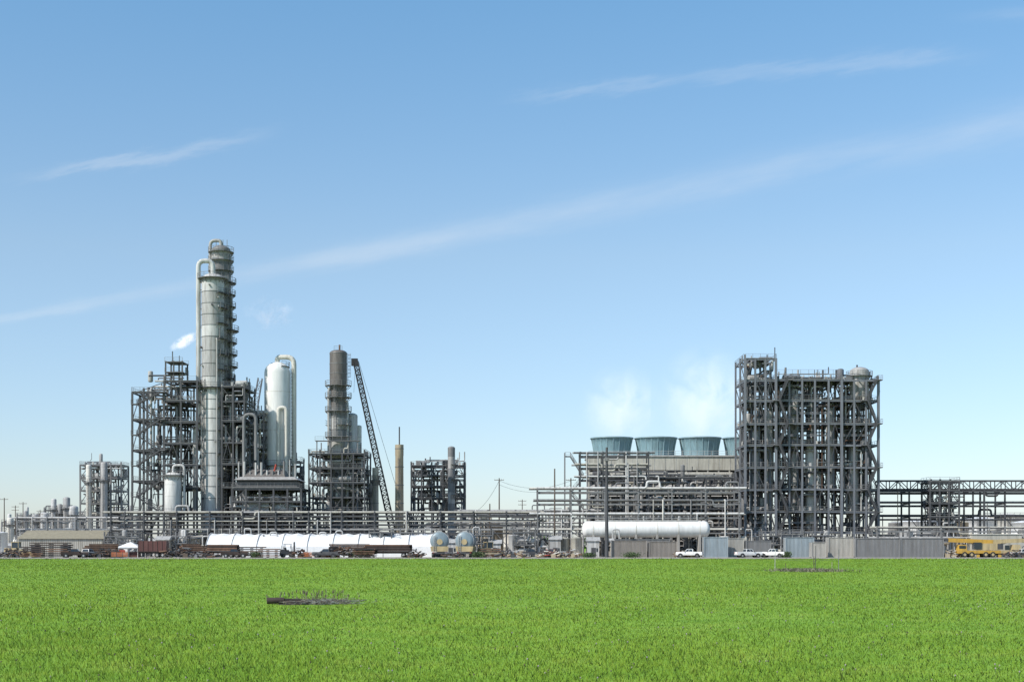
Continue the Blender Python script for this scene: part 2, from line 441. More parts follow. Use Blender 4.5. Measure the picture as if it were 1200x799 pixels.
# stake patch
m = M("survey_stakes"); r = random.Random(12); D = 123
for u, hh, k in ((908, 1.9, "steel_light"), (922, .7, "wood"), (951, 1.3, "wood"), (954, 2.2, "steel_dark"), (976, .8, "straw"), (983, 1.9, "steel")):
    x = X(u, D); yy = D+r.uniform(-1, 1); m.beam((x, yy, 0), (x+r.uniform(-.05,.05), yy, hh), .05, k)
m.beam((X(908,D), D, 1.0), (X(952,D), D, .9), .015, "steel"); m.beam((X(952,D), D, .9), (X(983,D), D, 1.0), .015, "steel")
m.build()
m = M("dry_weeds")
for _ in range(1200):
    x = X(945, D)+r.gauss(0, 1.5); y = D+r.gauss(0, 2.5); hh = r.uniform(.04, .28)
    m.beam((x, y, 0), (x+r.uniform(-.2,.2), y, hh), .028, r.choice(["wood", "rust_dark", "straw", "foliage", "straw"]))
m.build()

# ============================================================ LEFT COMPLEX
Y0 = 345.0
def seg_column(m, x, y, z0, z1, r, ks, rng, n=28, step=(2.2, 3.4), dome=True, dk=.55):
    z = z0
    while z < z1-.1:
        e = min(z1, z+rng.uniform(*step))
        m.cyl((x,y,z), (x,y,e-.0), r*(1+rng.uniform(-.004,.004)), rng.choice(ks), n)
        m.cyl((x,y,e-.14), (x,y,e+.02), r*1.025, "steel", n)
        z = e
    if dome:
        h = r*dk
        m.lathe((x,y,z1), (x,y,z1+h), [(h*math.sin(math.pi/2*i/7), max(.01, r*math.cos(math.pi/2*i/7))) for i in range(8)], rng.choice(ks), n)

# front column
rng = random.Random(21)
m = M("distillation_column"); cx = X(249.5, Y0); cy = Y0; R = 2.72
m.lathe((cx,cy,0), (cx,cy,6), [(0, R*1.12), (5.5, R), (6, R)], "concrete", 28)
zs_mid = Z(455, Y0)
seg_column(m, cx, cy, 6, zs_mid, R*.97, ["insul_c", "insul_c", "insul_a"], rng, dome=False)
seg_column(m, cx, cy, zs_mid, Z(328, Y0), R, ["insul_a", "insul_b", "insul_b"], rng, dome=True)
for v, a0, a1 in ((345,-60,120),(362,-50,150),(380,-60,110),(398,-55,140),(416,-50,120),(434,-60,120),(455,-180,120),(478,-60,110),(505,-60,150),(532,-60,110),(560,-60,140)):
    m.ringdeck(cx, cy, Z(v, Y0), R, 1.15, a0, a1, "steel_dark")
m.ringdeck(cx, cy, Z(327, Y0), R, 1.0, 0, 360)
for z0_, z1_, a in ((10, 27, -15), (26, 41, 10), (40, 55, -20), (54, 67, 10)):
    t_ = math.radians(a); m.ladder(cx+(R+.3)*math.cos(t_), cy+(R+.3)*math.sin(t_), z0_, z1_, math.cos(t_), math.sin(t_))
m.pipe([(cx, cy, Z(322,Y0)), (cx, cy, Z(306,Y0)), (X(233,Y0), cy-.5, Z(306,Y0)), (X(233,Y0), cy-.5, Z(500,Y0)), (X(229,Y0), cy-.5, Z(506,Y0)), (X(229,Y0), cy-.5, Z(598,Y0))], .58, "insul_a", 14, 2.2)
for v in range(340, 500, 22): m.beam((X(233,Y0), cy-.5, Z(v,Y0)), (cx-R*.9, cy, Z(v,Y0)), .16, "steel_dark")
for a, r_ in ((-140, .16), (-60, .2), (-45, .13), (-120, .1)):
    t_ = math.radians(a); px, py = cx+(R+.35)*math.cos(t_), cy+(R+.35)*math.sin(t_)
    m.pipe([(px, py, 7), (px, py, Z(350+abs(a)*.8, Y0)), (cx, cy, Z(350+abs(a)*.8, Y0))], r_, "steel" if r_<.15 else "insul_b", 8)
for _ in range(30):
    a = math.radians(rng.uniform(-170, 10)); z = rng.uniform(10, 66)
    m.cyl((cx+R*.9*math.cos(a), cy+R*.9*math.sin(a), z), (cx+(R+.45)*math.cos(a), cy+(R+.45)*math.sin(a), z), .22, rng.choice(["steel_light","steel_dark"]), 8)
m.build()
# back column
rng = random.Random(22); Yb = 352.0
m = M("distillation_column"); cx = X(259, Yb); cy = Yb; R = 2.35
m.cyl((cx,cy,0), (cx,cy,6), R*1.1, "concrete", 24)
seg_column(m, cx, cy, 6, Z(294, Yb), R, ["insul_b", "steel", "steel"], rng)
for v in (296, 306, 318): m.ringdeck(cx, cy, Z(v, Yb), R, .8, 0, 360)
for v in range(332, 600, 14): m.ringdeck(cx, cy, Z(v, Yb), R, rng.uniform(1.1, 2.1), -75, rng.choice((60, 90)), "steel_dark")
for z0_, z1_, a in ((12, 27, -5), (26, 41, -25), (40, 55, -5), (54, 74, -25)):
    t_ = math.radians(a); m.ladder(cx+(R+.4)*math.cos(t_), cy+(R+.4)*math.sin(t_), z0_, z1_, math.cos(t_), math.sin(t_))
m.pipe([(cx, cy, Z(290,Yb)), (cx, cy, Z(282,Yb)), (X(246.5,Yb), cy, Z(282,Yb)), (X(246.5,Yb), cy, Z(330,Yb))], .42, "insul_b", 10, 1.2)
m.pipe([(X(272,Yb), cy-1, Z(345,Yb)), (X(272,Yb), cy-1, Z(600,Yb))], .35, "insul_b", 10)
m.pipe([(X(276,Yb), cy-1, Z(440,Yb)), (X(276,Yb), cy-1, Z(600,Yb))], .25, "steel", 10)
for dx in (-1.2, 0.5, 1.5): m.beam((cx+dx, cy, Z(291,Yb)), (cx+dx, cy, Z(281,Yb)), .12, "rail")
m.build()

# left stair tower frame
rng = random.Random(23)
m = M("process_structure")
U = [155, 168.5, 192]; xs = [X(u, Y0-4) for u in U]; ys = [Y0-4, Y0+3, Y0+10]
zs = [Z(v, Y0-4) for v in (600, 582, 564, 546, 528, 510, 492, 474, 460)]
frame(m, xs, ys, zs[::2], "steel_dark", .38, .15, .3, rng)
m.zigzag(X(160,Y0-5), X(187,Y0-5), Y0-5.2, [0]+zs, 1.0, "steel_dark")
m.beam((X(158,340), Y0-4, zs[-1]), (X(192,340), Y0-4, Z(447,340)), .16, "steel_dark")
xs2 = [X(u, Y0-4) for u in (192.5, 212, 231)]
zs2 = [Z(v, Y0-4) for v in (600, 572, 545, 520, 495, 470, 447)]
frame(m, xs2, ys, zs2, "steel_dark", .36, .45, .5, rng)
zs3 = [Z(v, Y0-4) for v in (447, 436, 424)]
for x in (X(193.5,341), X(203,341), X(213,341)):
    for y in (Y0-3.5, Y0+2): m.beam((x,y,zs3[0]), (x,y,zs3[2]+.3), .32, "steel_dark")
for z in zs3[1:]:
    m.box(X(193,341), X(214,341), Y0-4, Y0+2.4, z, z+.15, "steel_dark")
    m.rail((X(193,341), Y0-4, z), (X(214,341), Y0-4, z)); m.rail((X(193,341), Y0+2.4, z), (X(214,341), Y0+2.4, z))
m.beam((X(201,341), Y0-3, zs3[2]), (X(201,341), Y0-3, Z(411,341)), .2, "steel_dark")
m.beam((X(209,341), Y0-3, zs3[2]), (X(209,341), Y0-3, Z(416,341)), .15, "steel_dark")
clutter(m, X(172,Y0), X(231,Y0), Y0-2, Y0+9, zs2, rng, 36, 5, 2, ["steel_dark","steel","insul_b","steel_dark","insul_a","steel_light"])
m.build()
m = M("process_vessel"); m.vessel(X(204,Y0-6), Y0-7.0, Z(604,338), Z(553,338), 2.0, "insul_c", 22)
for a in range(4):
    t_ = math.pi/4+a*math.pi/2; m.beam((X(204,Y0-6)+1.7*math.cos(t_), Y0-7+1.7*math.sin(t_), 0), (X(204,Y0-6)+1.7*math.cos(t_), Y0-7+1.7*math.sin(t_), Z(598,338)), .3, "steel")
m.pipe([(X(204,339), Y0-7, Z(554,338)), (X(204,339), Y0-7, Z(545,338)), (X(217,339), Y0-7, Z(545,338)), (X(217,339), Y0-7, Z(600,338))], .3, "insul_a", 10)
m.ringdeck(X(204,Y0-6), Y0-7, Z(557,338), 2.0, .9, -200, 90)
m.build()

# frame right of columns
rng = random.Random(24)
m = M("process_structure")
xs = [X(u, Y0) for u in (263, 276, 289)]; zs = [Z(v, Y0) for v in (600, 572, 545, 520, 495, 472, 455)]
frame(m, xs, [Y0-3, Y0+4, Y0+11], zs, "steel_dark", .32, .4, .6, rng)
clutter(m, xs[0], xs[-1], Y0-3, Y0+10, zs, rng, 30, 5, 2)
xs = [X(u, Y0+4) for u in (290, 301, 312)]; zs = [Z(v, Y0) for v in (600, 575, 550, 525, 503, 487)]
frame(m, xs, [Y0, Y0+7], zs, "steel_dark", .3, .35, .6, rng)
clutter(m, xs[0], xs[-1], Y0, Y0+8, zs, rng, 24, 5, 2)
m.pipe([(X(289,345), Y0-3.5, Z(600,Y0)), (X(289,345), Y0-3.5, Z(487,Y0)), (X(303,345), Y0-3.5, Z(487,Y0)), (X(303,345), Y0-3.5, Z(540,Y0))], .4, "steel", 12, 1.5)
m.build()

# distant crane boom
def lattice(m, p, q, w0, w1, k, n=18, c=.14):
    p, q, a, b = m.basis(p, q); pts = []
    for i in range(n+1):
        t_ = i/n; w = (w0*(1-t_)+w1*t_)/2
        if t_ < .08: w *= .4+t_/.08*.6
        C = p+(q-p)*t_; pts.append([C+a*w*sx+b*w*sy for sx, sy in ((-1,-1),(1,-1),(1,1),(-1,1))])
    for i in range(n):
        for j in range(4):
            m.beam(pts[i][j], pts[i+1][j], c, k)
            A, B = (pts[i][j], pts[i+1][(j+1)%4]) if i%2 else (pts[i][(j+1)%4], pts[i+1][j])
            m.beam(A, B, c*.6, k); m.beam(pts[i][j], pts[i][(j+1)%4], c*.5, k)
m = M("crawler_crane"); yc = 420
lattice(m, (X(272,yc), yc, 2.5), (X(305,yc), yc, Z(443,yc)), 1.8, 1.2, "steel_blue", 22, .2)
m.box(X(268,yc), X(290,yc), yc-2, yc+2, 1.2, 3.6, "yellow"); m.box(X(266,yc), X(292,yc), yc-3.2, yc-2.1, .1, 1.3, "rubber"); m.box(X(266,yc), X(292,yc), yc+2.1, yc+3.2, .1, 1.3, "rubber")
m.build()

# white reactor
Yr = 352.0; rng = random.Random(25)
m = M("reactor_vessel"); cx = X(325, Yr); R = 15*Yr/K
m.cyl((cx,Yr,0), (cx,Yr,Z(560,Yr)), R*.9, "concrete", 28)
m.vessel(cx, Yr, Z(568,Yr), Z(424,Yr), R, "white", 36, bands=False, dome=.85)
for v in (460, 505, 540): m.cyl((cx,Yr,Z(v,Yr)), (cx,Yr,Z(v,Yr)+.12), R*1.008, "offwhite", 36)
m.pipe([(cx, Yr, Z(426,Yr)), (cx, Yr, Z(418.5,Yr)), (X(344.5,Yr), Yr, Z(418.5,Yr)), (X(344.5,Yr), Yr, Z(575,Yr))], .62, "offwhite", 14, 1.8)
m.pipe([(X(329,Yr), Yr-3.4, Z(560,Yr)), (X(329,Yr), Yr-3.4, Z(479,Yr)), (X(338,Yr), Yr-3.4, Z(479,Yr)), (X(338,Yr), Yr-3.4, Z(560,Yr))], .45, "offwhite", 14, 1.4)
m.ringdeck(cx, Yr, Z(546,Yr), R, 1.2, -180, 180); m.ringdeck(cx, Yr, Z(430,Yr), R*.75, .7, -60, 60)
m.ladder(cx+R+.25, Yr-.5, Z(546,Yr), Z(432,Yr), 1, 0)
m.build()

# heater
rng = random.Random(26); Yh = 336.0
m = M("fired_heater")
x0, x1 = X(272,Yh), X(353,Yh)
xs = [x0+(x1-x0)*i/5 for i in range(6)]
frame(m, xs, [Yh, Yh+7, Yh+14], [Z(625,Yh), Z(602,Yh), Z(588,Yh), Z(573,Yh)], "steel_dark", .36, .3, .8, rng)
m.loft((x0+.6,x1-1,Yh+.5,Yh+13), Z(571,Yh), (x0+1,x1-1.4,Yh+1,Yh+12.5), Z(562,Yh), "steel_dark")
m.loft((x0+.4,x1-.8,Yh-.2,Yh+13.5), Z(562,Yh)+.01, (x0+1.6,x1-2,Yh+2,Yh+10), Z(558,Yh), "insul_b")
m.loft((x0+2.2,x1-4.2,Yh+2.4,Yh+10), Z(558,Yh)+.01, (x0+3.2,x1-5,Yh+4,Yh+9), Z(549,Yh), "insul_brown")
m.rail((x0+.2,Yh-.4,Z(571,Yh)), (x1-.4,Yh-.4,Z(571,Yh)))
m.box(x0+2.5, x0+8.5, Yh+1, Yh+5, Z(601,Yh), Z(589,Yh), "insul_b")
m.drum((x0+9, Yh+2, Z(594,Yh)), (x1-2, Yh+2, Z(594,Yh)), 1.1, "insul_a", 18)
for i in range(11):
    xx = x0+1+i*1.35; m.cyl((xx, Yh+3, Z(558,Yh)-1), (xx, Yh+3, Z(549,Yh)+rng.uniform(-.6, 2.4)), rng.uniform(.12,.3), rng.choice(["steel_light","steel","insul_a"]), 8)
clutter(m, x0, x1, Yh+.5, Yh+12, [Z(648,Yh), Z(625,Yh), Z(602,Yh), Z(588,Yh)], rng, 50, 6, 3)
m.cyl((X(319,Yh), Yh+3, Z(551,Yh)), (X(321,Yh), Yh+3, Z(543,Yh)), .22, "red", 10)
m.build()
rng = random.Random(126); m = M("process_structure"); y = 360
xs = [X(u,y) for u in (288, 304, 320, 336, 352)]; zs = [Z(v,y) for v in (600, 575, 556, 541)]
frame(m, xs, [y, y+6], zs, "steel", .3, .4, .6, rng); clutter(m, xs[0], xs[-1], y, y+6, zs, rng, 26, 4, 3); m.build()

# second column
Yc = 350.0; rng = random.Random(27)
m = M("fractionator_column"); cx = X(396.5, Yc); R = 10.2*Yc/K
m.cyl((cx,Yc,0), (cx,Yc,6), R*1.1, "concrete", 20)
seg_column(m, cx, Yc, 6, Z(452,Yc), R*.95, ["insul_brown", "steel", "insul_b"], rng)
seg_column(m, cx, Yc, Z(452,Yc), Z(414,Yc), R, ["insul_brown"], rng, dk=.4)
for v, a0, a1 in ((452,-200,20),(466,-180,160),(482,-180,180),(498,-90,180),(512,-180,180)): m.ringdeck(cx, Yc, Z(v,Yc), R, 1.1, a0, a1)
m.ladder(cx-.5, Yc-R-.3, Z(515,Yc), Z(452,Yc)); m.ladder(cx+R+.2, Yc, Z(452,Yc), Z(414,Yc), 1, 0); m.pipe([(X(386,Yc), Yc-1.5, Z(600,Yc)), (X(386,Yc), Yc-1.5, Z(455,Yc)), (cx, Yc, Z(455,Yc))], .3, "insul_b", 10)
m.pipe([(X(408,Yc), Yc-1, Z(600,Yc)), (X(408,Yc), Yc-1, Z(470,Yc)), (cx, Yc, Z(470,Yc))], .25, "steel_light", 10)
m.rail((cx-1,Yc-.5,Z(411,Yc)), (cx+1,Yc-.5,Z(411,Yc))); m.cyl((cx+.3,Yc,Z(411,Yc)), (cx+.3,Yc,Z(404,Yc)), .22, "rust", 8)
m.build()
m = M("process_vessel"); m.vessel(X(412,Yc+4), Yc+4, Z(560,Yc), Z(482,Yc), 1.5, "insul_a", 20); m.cyl((X(412,354),Yc+4,0),(X(412,354),Yc+4,Z(558,Yc)),1.3,"concrete",16)
m.vessel(X(420,Yc+4), Yc+5, Z(560,Yc), Z(496,Yc), .7, "offwhite", 14); m.cyl((X(420,354),Yc+5,0),(X(420,354),Yc+5,Z(558,Yc)),.6,"concrete",12)
m.build()
m = M("process_structure")
xs = [X(u, Yc-6) for u in (362, 375, 388, 401, 414, 427)]; zs = [Z(v, Yc-6) for v in (622, 600, 583, 566, 549, 532)]
frame(m, xs, [Yc-6, Yc+1, Yc+9], zs, "steel_dark", .3, .4, .5, rng)
xs_ = [X(u, Yc-6) for u in (370, 385, 407, 418)]
for x in xs_:
    m.beam((x,Yc-4,zs[-1]), (x,Yc-4,Z(515,344)), .25, "steel"); m.beam((x,Yc+4,zs[-1]), (x,Yc+4,Z(515,344)), .25, "steel")
m.box(xs_[0]-.4, xs_[-1]+.4, Yc-4.4, Yc-2.4, Z(516,344), Z(516,344)+.12, "steel"); m.rail((xs_[0]-.4,Yc-4.4,Z(516,344)), (xs_[-1]+.4,Yc-4.4,Z(516,344)))
clutter(m, xs[0], xs[-1], Yc-5, Yc+8, zs, rng, 50, 6, 3)
m.build()

# big crane
m = M("crawler_crane"); yc = 362
base = Vector((X(464,yc), yc, 2.6)); tip = Vector((X(416.5,yc), yc, Z(423,yc)))
lattice(m, base, tip, 1.5, 1.1, "black", 40, .26)
m.box(tip.x-1.0, tip.x+.6, yc-.6, yc+.6, tip.z-1.2, tip.z+.6, "black")
m.beam(tip, (X(425,yc), yc, Z(460,yc)), .12, "black"); m.beam(tip+Vector((.8,0,0)), (X(476,yc), yc, 9), .08, "black")
m.beam((X(476,yc),yc,9), (X(470,yc),yc,3), .4, "black")
m.beam(tip, (tip.x-.4, yc, tip.z-8), .06, "black")
x0 = X(456,yc)
m.box(x0, x0+10, yc-1.8, yc+1.8, 1.7, 4.2, "red"); m.box(x0+8, x0+11, yc-2.4, yc+2.4, 1.7, 4.0, "steel_dark"); m.box(x0-.3, x0+1.4, yc-2.6, yc-1.0, 1.8, 4.3, "glass")
for yy in (yc-3.4, yc+2.2):
    m.lathe((x0+.2,yy,.75), (x0+.2,yy+1.2,.75), [(0,.7),(1.2,.7)], "rubber", 12); m.lathe((x0+9,yy,.75), (x0+9,yy+1.2,.75), [(0,.7),(1.2,.7)], "rubber", 12)
    m.box(x0+.2, x0+9, yy, yy+1.2, .06, 1.44, "rubber")
m.build()

# exhaust stacks
def stack(u, v, r, k, rodv=None, y=352, ring=True):
    m = M("exhaust_stack"); x = X(u,y); zt = Z(v,y)
    m.lathe((x,y,0), (x,y,zt), [(0,r*1.25),(3,r*1.1),(zt*.9,r),(zt*.9+.1,r*1.05),(zt,r*1.05)], k, 20)
    zz = 4
    while zz < zt-1: m.cyl((x,y,zz), (x,y,zz+.15), r*1.12, "steel", 20); zz += 4.5
    if rodv: m.cyl((x,y,zt), (x,y,Z(rodv,y)), .16, "steel_dark", 8)
    if ring: m.ringdeck(x, y, zt*.86, r, .5, 0, 360)
    m.ladder(x, y-r-.2, 2, zt*.88)
    m.build()
stack(468, 521, 1.0, "tan", 500, ring=False); stack(440, 548, .75, "beige", None); stack(434.5, 566, .6, "insul_a", None, 356)

# mid small structure + column
rng = random.Random(28); Ym = 375.0
m = M("process_structure")
xs = [X(u,Ym) for u in (482, 494, 506, 519, 531, 544)]; zs = [Z(v,Ym) for v in (620, 600, 584, 570, 557, 546)]
frame(m, xs, [Ym, Ym+8], zs, "steel_dark", .34, .45, .6, rng)
clutter(m, xs[0], xs[-1], Ym, Ym+8, zs, rng, 40, 5, 3, ["steel_dark", "steel", "steel_light", "insul_b"]); m.build()
m = M("fractionator_column"); cx = X(529, Ym-3); m.cyl((cx,Ym-3,0), (cx,Ym-3,5), 1.2, "concrete", 16)
seg_column(m, cx, Ym-3, 5, Z(526,Ym), .95, ["insul_b", "steel_light", "steel"], rng, 18)
for v in (545, 562, 580): m.ringdeck(cx, Ym-3, Z(v,Ym), .95, .8, -90, 180)
m.build()

# far left structures
rng = random.Random(29); Yf = 470.0
m = M("process_structure")
xs = [X(u,Yf) for u in (94, 106, 118, 130, 142)]; zs = [Z(v,Yf) for v in (620, 605, 590, 575, 560, 545)]
frame(m, xs, [Yf, Yf+9], zs, "steel", .4, .35, .6, rng); clutter(m, xs[0], xs[-1], Yf, Yf+9, zs, rng, 30, 4, 3); m.build()
for u, v, r_ in ((63, 584, 1.0), (70, 590, .9), (78, 582, 1.3), (86, 592, 1.8), (30, 598, .9), (41, 602, 1.1), (122, 541, 1.1), (104, 544, .9), (52, 600, 1.6), (12, 606, 1.2)):
    m = M("process_vessel"); y = 520 if u < 90 else 466; zt = Z(v,y); x = X(u,y)
    m.vessel(x, y, 1.0, zt, r_, rng.choice(["insul_a", "insul_b", "offwhite"]), 14); m.cyl((x,y,0), (x,y,1.5), r_*.9, "concrete", 12)
    m.ringdeck(x, y, zt*.8, r_, .8, 0, 360); m.ladder(x, y-r_-.2, .5, zt*.8)
    m.build()
for k_, (u, top) in enumerate(((20,604), (52,598), (74,604), (128,600), (545,604), (2,612), (600,606), (640,600))):
    y = rng.uniform(500, 600)
    m = M("process_structure"); xs = [X(u+i*9, y) for i in range(4)]; zs = [Z(v,y) for v in (628, 616, top)]
    frame(m, xs, [y, y+8], zs, "steel", .4, .4, .6, rng); clutter(m, xs[0], xs[-1], y, y+8, zs, rng, 14, 3, 2); m.build()

# utility poles
def upole(u, v, y, r=.16, arms=2, k="wood"):
    m = M("utility_pole"); x = X(u,y); zt = Z(v,y)
    m.cyl((x,y,0), (x,y,zt), r, k, 10, r*.65)
    for i in range(arms):
        z = zt-.5-i*1.1; m.beam((x-1.2,y-.15,z), (x+1.2,y-.15,z), .12, k)
        for dx in (-1.1,-.55,.55,1.1): m.cyl((x+dx,y-.15,z+.06), (x+dx,y-.15,z+.32), .06, "offwhite", 6)
    m.build()
for u, v, y, r_, a in ((5, 583, 420, .2, 1), (18, 592, 480, .2, 2), (27, 588, 430, .18, 1), (47, 597, 500, .2, 2), (585, 560, 350, .2, 1), (612, 585, 420, .18, 2), (650, 549, 326, .22, 0), (669, 560, 335, .22, 1), (559, 597, 400, .18, 1), (1184, 606, 400, .18, 1), (574, 590, 340, .2, 0), (630, 572, 345, .2, 0)):
    upole(u, v, y, r_, a)
m = M("utility_pole"); x = X(711,305); m.cyl((x,305,0), (x,305,Z(524,305)), .42, "steel_dark", 14, .24)
m.box(x-.5, x+.5, 304.6, 305.4, Z(540,305), Z(536,305), "steel"); m.beam((x,305,Z(535,305)),(x-1.3,305,Z(533,305)),.12,"steel_blue"); m.box(x-1.7,x-1.1,304.8,305.2,Z(533,305)-.1,Z(533,305)+.1,"steel_light"); m.build()
m = M("power_line")
def wire(a, b, sag):
    a = Vector(a); b = Vector(b); pr = None
    for i in range(13):
        t_ = i/12; p = a+(b-a)*t_; p.z -= sag*4*t_*(1-t_)
        if pr is not None: m.beam(pr, p, .05, "black")
        pr = p
for dz in (0, 1): wire((X(585,350),350,Z(563,350)-dz), (X(669,335),335,Z(563,335)-dz), 1.8)
wire((X(585,350),350,Z(563,350)), (X(559,400),400,Z(598,400)), 1); m.build()

# ============================================================ PIPE RACKS
def rack(u0, u1, y, vs_, depth=6, bay=7, k="steel", seed=1, npipe=5, ks=PK, brace=True, rm=.3, cw=.36):
    rng = random.Random(seed); m = M("pipe_rack")
    x0, x1 = X(u0,y), X(u1,y); nb = max(1, int(round((x1-x0)/bay))); zs = [Z(v,y) for v in vs_]
    for i in range(nb+1):
        x = x0+(x1-x0)*i/nb
        for yy in (y, y+depth): m.beam((x,yy,0), (x,yy,max(zs)+.6), cw, k)
        for z in zs: m.beam((x,y-.5,z), (x,y+depth+.5,z), .3, k, .34)
        if brace and i < nb and i % 3 == 1:
            xn = x0+(x1-x0)*(i+1)/nb; m.beam((x,y,.2), (xn,y,min(zs)), .16, k); m.beam((xn,y,.2), (x,y,min(zs)), .16, k)
    for z in zs:
        for yy in (y-.05, y+depth): m.beam((x0,yy,z-.5), (x1,yy,z-.5), .2, k, .3)
        for j in range(npipe):
            yy = y+.1+j*(depth-.2)/npipe; r_ = rng.uniform(.1, rm); kk = rng.choice(ks)
            a, b = x0-rng.uniform(0,2), x1+rng.uniform(0,2)
            if rng.random() < .3:
                xm = rng.uniform(x0, x1); d_ = rng.choice((-1.5, 1.5)); m.pipe([(a,yy,z+.2+r_), (xm,yy,z+.2+r_), (xm,yy,z+.2+r_+d_), (xm+3,yy,z+.2+r_+d_), (xm+3,yy,z+.2+r_), (b,yy,z+.2+r_)], r_, kk, 8)
            else: m.cyl((a,yy,z+.2+r_), (b,yy,z+.2+r_), r_, kk, 8)
    for _ in range(nb*2):
        x = rng.uniform(x0, x1); z = rng.choice(zs); m.pipe([(x,y-.3,0), (x,y-.3,z+.5), (x,y+2,z+.5)], rng.uniform(.07,.18), rng.choice(ks), 7)
    m.build()
rack(130, 632, 328, (622, 612, 602), 7, 7.5, "steel_dark", 31, 6, ["steel_light","steel","steel_dark","insul_b","steel","beige"])
rack(20, 160, 400, (622, 608), 6, 8, "steel", 32, 5)
rack(630, 866, 326, (622, 604, 588, 574), 7, 7.5, "steel", 33, 4, ["beige", "offwhite", "insul_c", "steel", "steel"], True, .32, .3)
rack(540, 700, 345, (614, 600), 6, 6.5, "steel", 34, 6)
rack(680, 760, 338, (560, 546, 532), 5, 6, "steel_dark", 35, 3, cw=.3)
rack(1028, 1215, 352, (606, 590, 575), 7, 7.5, "steel_dark", 36, 4, ["steel_dark", "steel", "insul_b", "tan"])
rack(1028, 1215, 318, (632, 620), 5, 7, "steel", 37, 4)
m = M("truss_bridge"); y = 350; x0, x1 = X(1030,y), X(1215,y); za, zb = Z(575,y), Z(563,y); n = 15
for yy in (y, y+3):
    m.beam((x0,yy,za), (x1,yy,za), .35, "steel_dark"); m.beam((x0,yy,zb), (x1,yy,zb), .3, "steel_dark")
    for i in range(n):
        a, b = x0+(x1-x0)*i/n, x0+(x1-x0)*(i+1)/n
        m.beam((a,yy,za), (a,yy,zb), .2, "steel_dark"); m.beam((a,yy,za) if i%2 else (a,yy,zb), (b,yy,zb) if i%2 else (b,yy,za), .18, "steel_dark")
for i in (0, 5, 10, 15):
    for yy in (y, y+3): m.beam((x0+(x1-x0)*i/n,yy,0), (x0+(x1-x0)*i/n,yy,za), .4, "steel_dark")
m.build()
rng = random.Random(38); m = M("process_structure"); y = 345
xs = [X(u,y) for u in (1090, 1101, 1112, 1124)]; frame(m, xs, [y, y+7], [Z(v,y) for v in (622,606,590,575,565)], "steel_dark", .34, .5, .4, rng)
clutter(m, xs[0], xs[-1], y, y+7, [Z(v,y) for v in (622,606,590)], rng, 16, 3, 1); m.build()

# ============================================================ COOLING TOWER
Yt = 362.0; m = M("cooling_tower"); x0, x1 = X(690,Yt), X(893,Yt); zt = Z(535,Yt); yd = 16
m.box(x0, x1, Yt, Yt+yd, zt-3.4, zt, "beige")
m.box(x0-.3, x1+.3, Yt-.3, Yt+yd+.3, zt+.003, zt+.25, "steel_light")
m.box(x0+.5, x1-.5, Yt+1.2, Yt+yd-1.2, .4, zt-3.39, "steel_dark")
nb = 16
for i in range(nb+1):
    x = x0+(x1-x0)*i/nb; m.beam((x,Yt+.3,0), (x,Yt+.3,zt-3.4), .32, "beige")
    if i < nb: m.box(x+.12, x+.2, Yt-.06, Yt, zt-3.3, zt-.1, "steel_light")
z = 2.5
while z < zt-7:
    m.add([(x0,Yt-.1,z),(x1,Yt-.1,z),(x1,Yt+1.0,z+.75),(x0,Yt+1.0,z+.75)], [(0,1,2,3)], "insul_b"); z += 1.15
m.box(x0, x1, Yt-.5, Yt+yd+.5, 0, 1.2, "concrete")
m.rail((x0,Yt-.2,zt+.25), (x1,Yt-.2,zt+.25), "steel_light", 1.2, .08); m.rail((x0,Yt+yd,zt+.25), (x1,Yt+yd,zt+.25)); m.rail((x0,Yt,zt+.25),(x0,Yt+yd,zt+.25))
for i in range(4):
    cx = X(717+i*51.6, Yt+8); cy = Yt+8; Rf = 5.5; h = Z(513,Yt+8)-zt; n = 40
    m.lathe((cx,cy,zt+.2), (cx,cy,zt+h), [(0,Rf*.86),(h*.15,Rf*.85),(h*.35,Rf*.865),(h*.7,Rf*.93),(h-.25,Rf*.985),(h-.24,Rf*1.02),(h-.2,Rf*1.02),(h-.2,Rf*.93),(h*.5,Rf*.83),(h*.1,Rf*.81)], "frp", n)
    m.lathe((cx,cy,zt+h-.3), (cx,cy,zt+h), [(0,Rf*1.0),(.02,Rf*1.03),(.22,Rf*1.03),(.24,Rf*1.0)], "teal", n)
    for j in range(n//2):
        t_ = 2*math.pi*j/(n/2)
        for a, b, ra, rb in ((.05,.35,.865,.87),(.35,.7,.875,.935),(.7,.93,.94,.98)):
            m.beam((cx+Rf*ra*math.cos(t_),cy+Rf*ra*math.sin(t_),zt+.2+h*a), (cx+Rf*rb*math.cos(t_),cy+Rf*rb*math.sin(t_),zt+.2+h*b), .14, "teal")
    m.cyl((cx,cy,zt+h*.45), (cx,cy,zt+h*.6), .6, "steel", 12)
    for j in range(6):
        t_ = j*math.pi/3; m.beam((cx,cy,zt+h*.5), (cx+Rf*.8*math.cos(t_),cy+Rf*.8*math.sin(t_),zt+h*.52), .5, "steel_light", .1)
m.zigzag(x0-4.6, x0-1.2, Yt+2, [0, 4, 8, 12, 16, 20, zt+.2], 1.0, "steel")
for xx in (x0-6, x0-.3):
    for yy in (Yt+1.8, Yt+4.2): m.beam((xx,yy,0), (xx,yy,zt+1.2), .25, "steel")
for i in range(4):
    xx = X(700+i*51.6, Yt-1.5); m.pipe([(xx,Yt-1.5,0), (xx,Yt-1.5,zt-4.5), (xx,Yt+1,zt-4.5)], .55, "insul_b", 14, 1.5)
m.cyl((x0,Yt-2.6,Z(556,Yt)), (x1-8,Yt-2.6,Z(556,Yt)), .5, "beige", 12)
m.build()
rng = random.Random(40); m = M("process_structure"); y = 346
xs = [X(u,y) for u in (700, 732, 764, 796, 828, 860)]; zs = [Z(v,y) for v in (618, 596, 578, 560)]
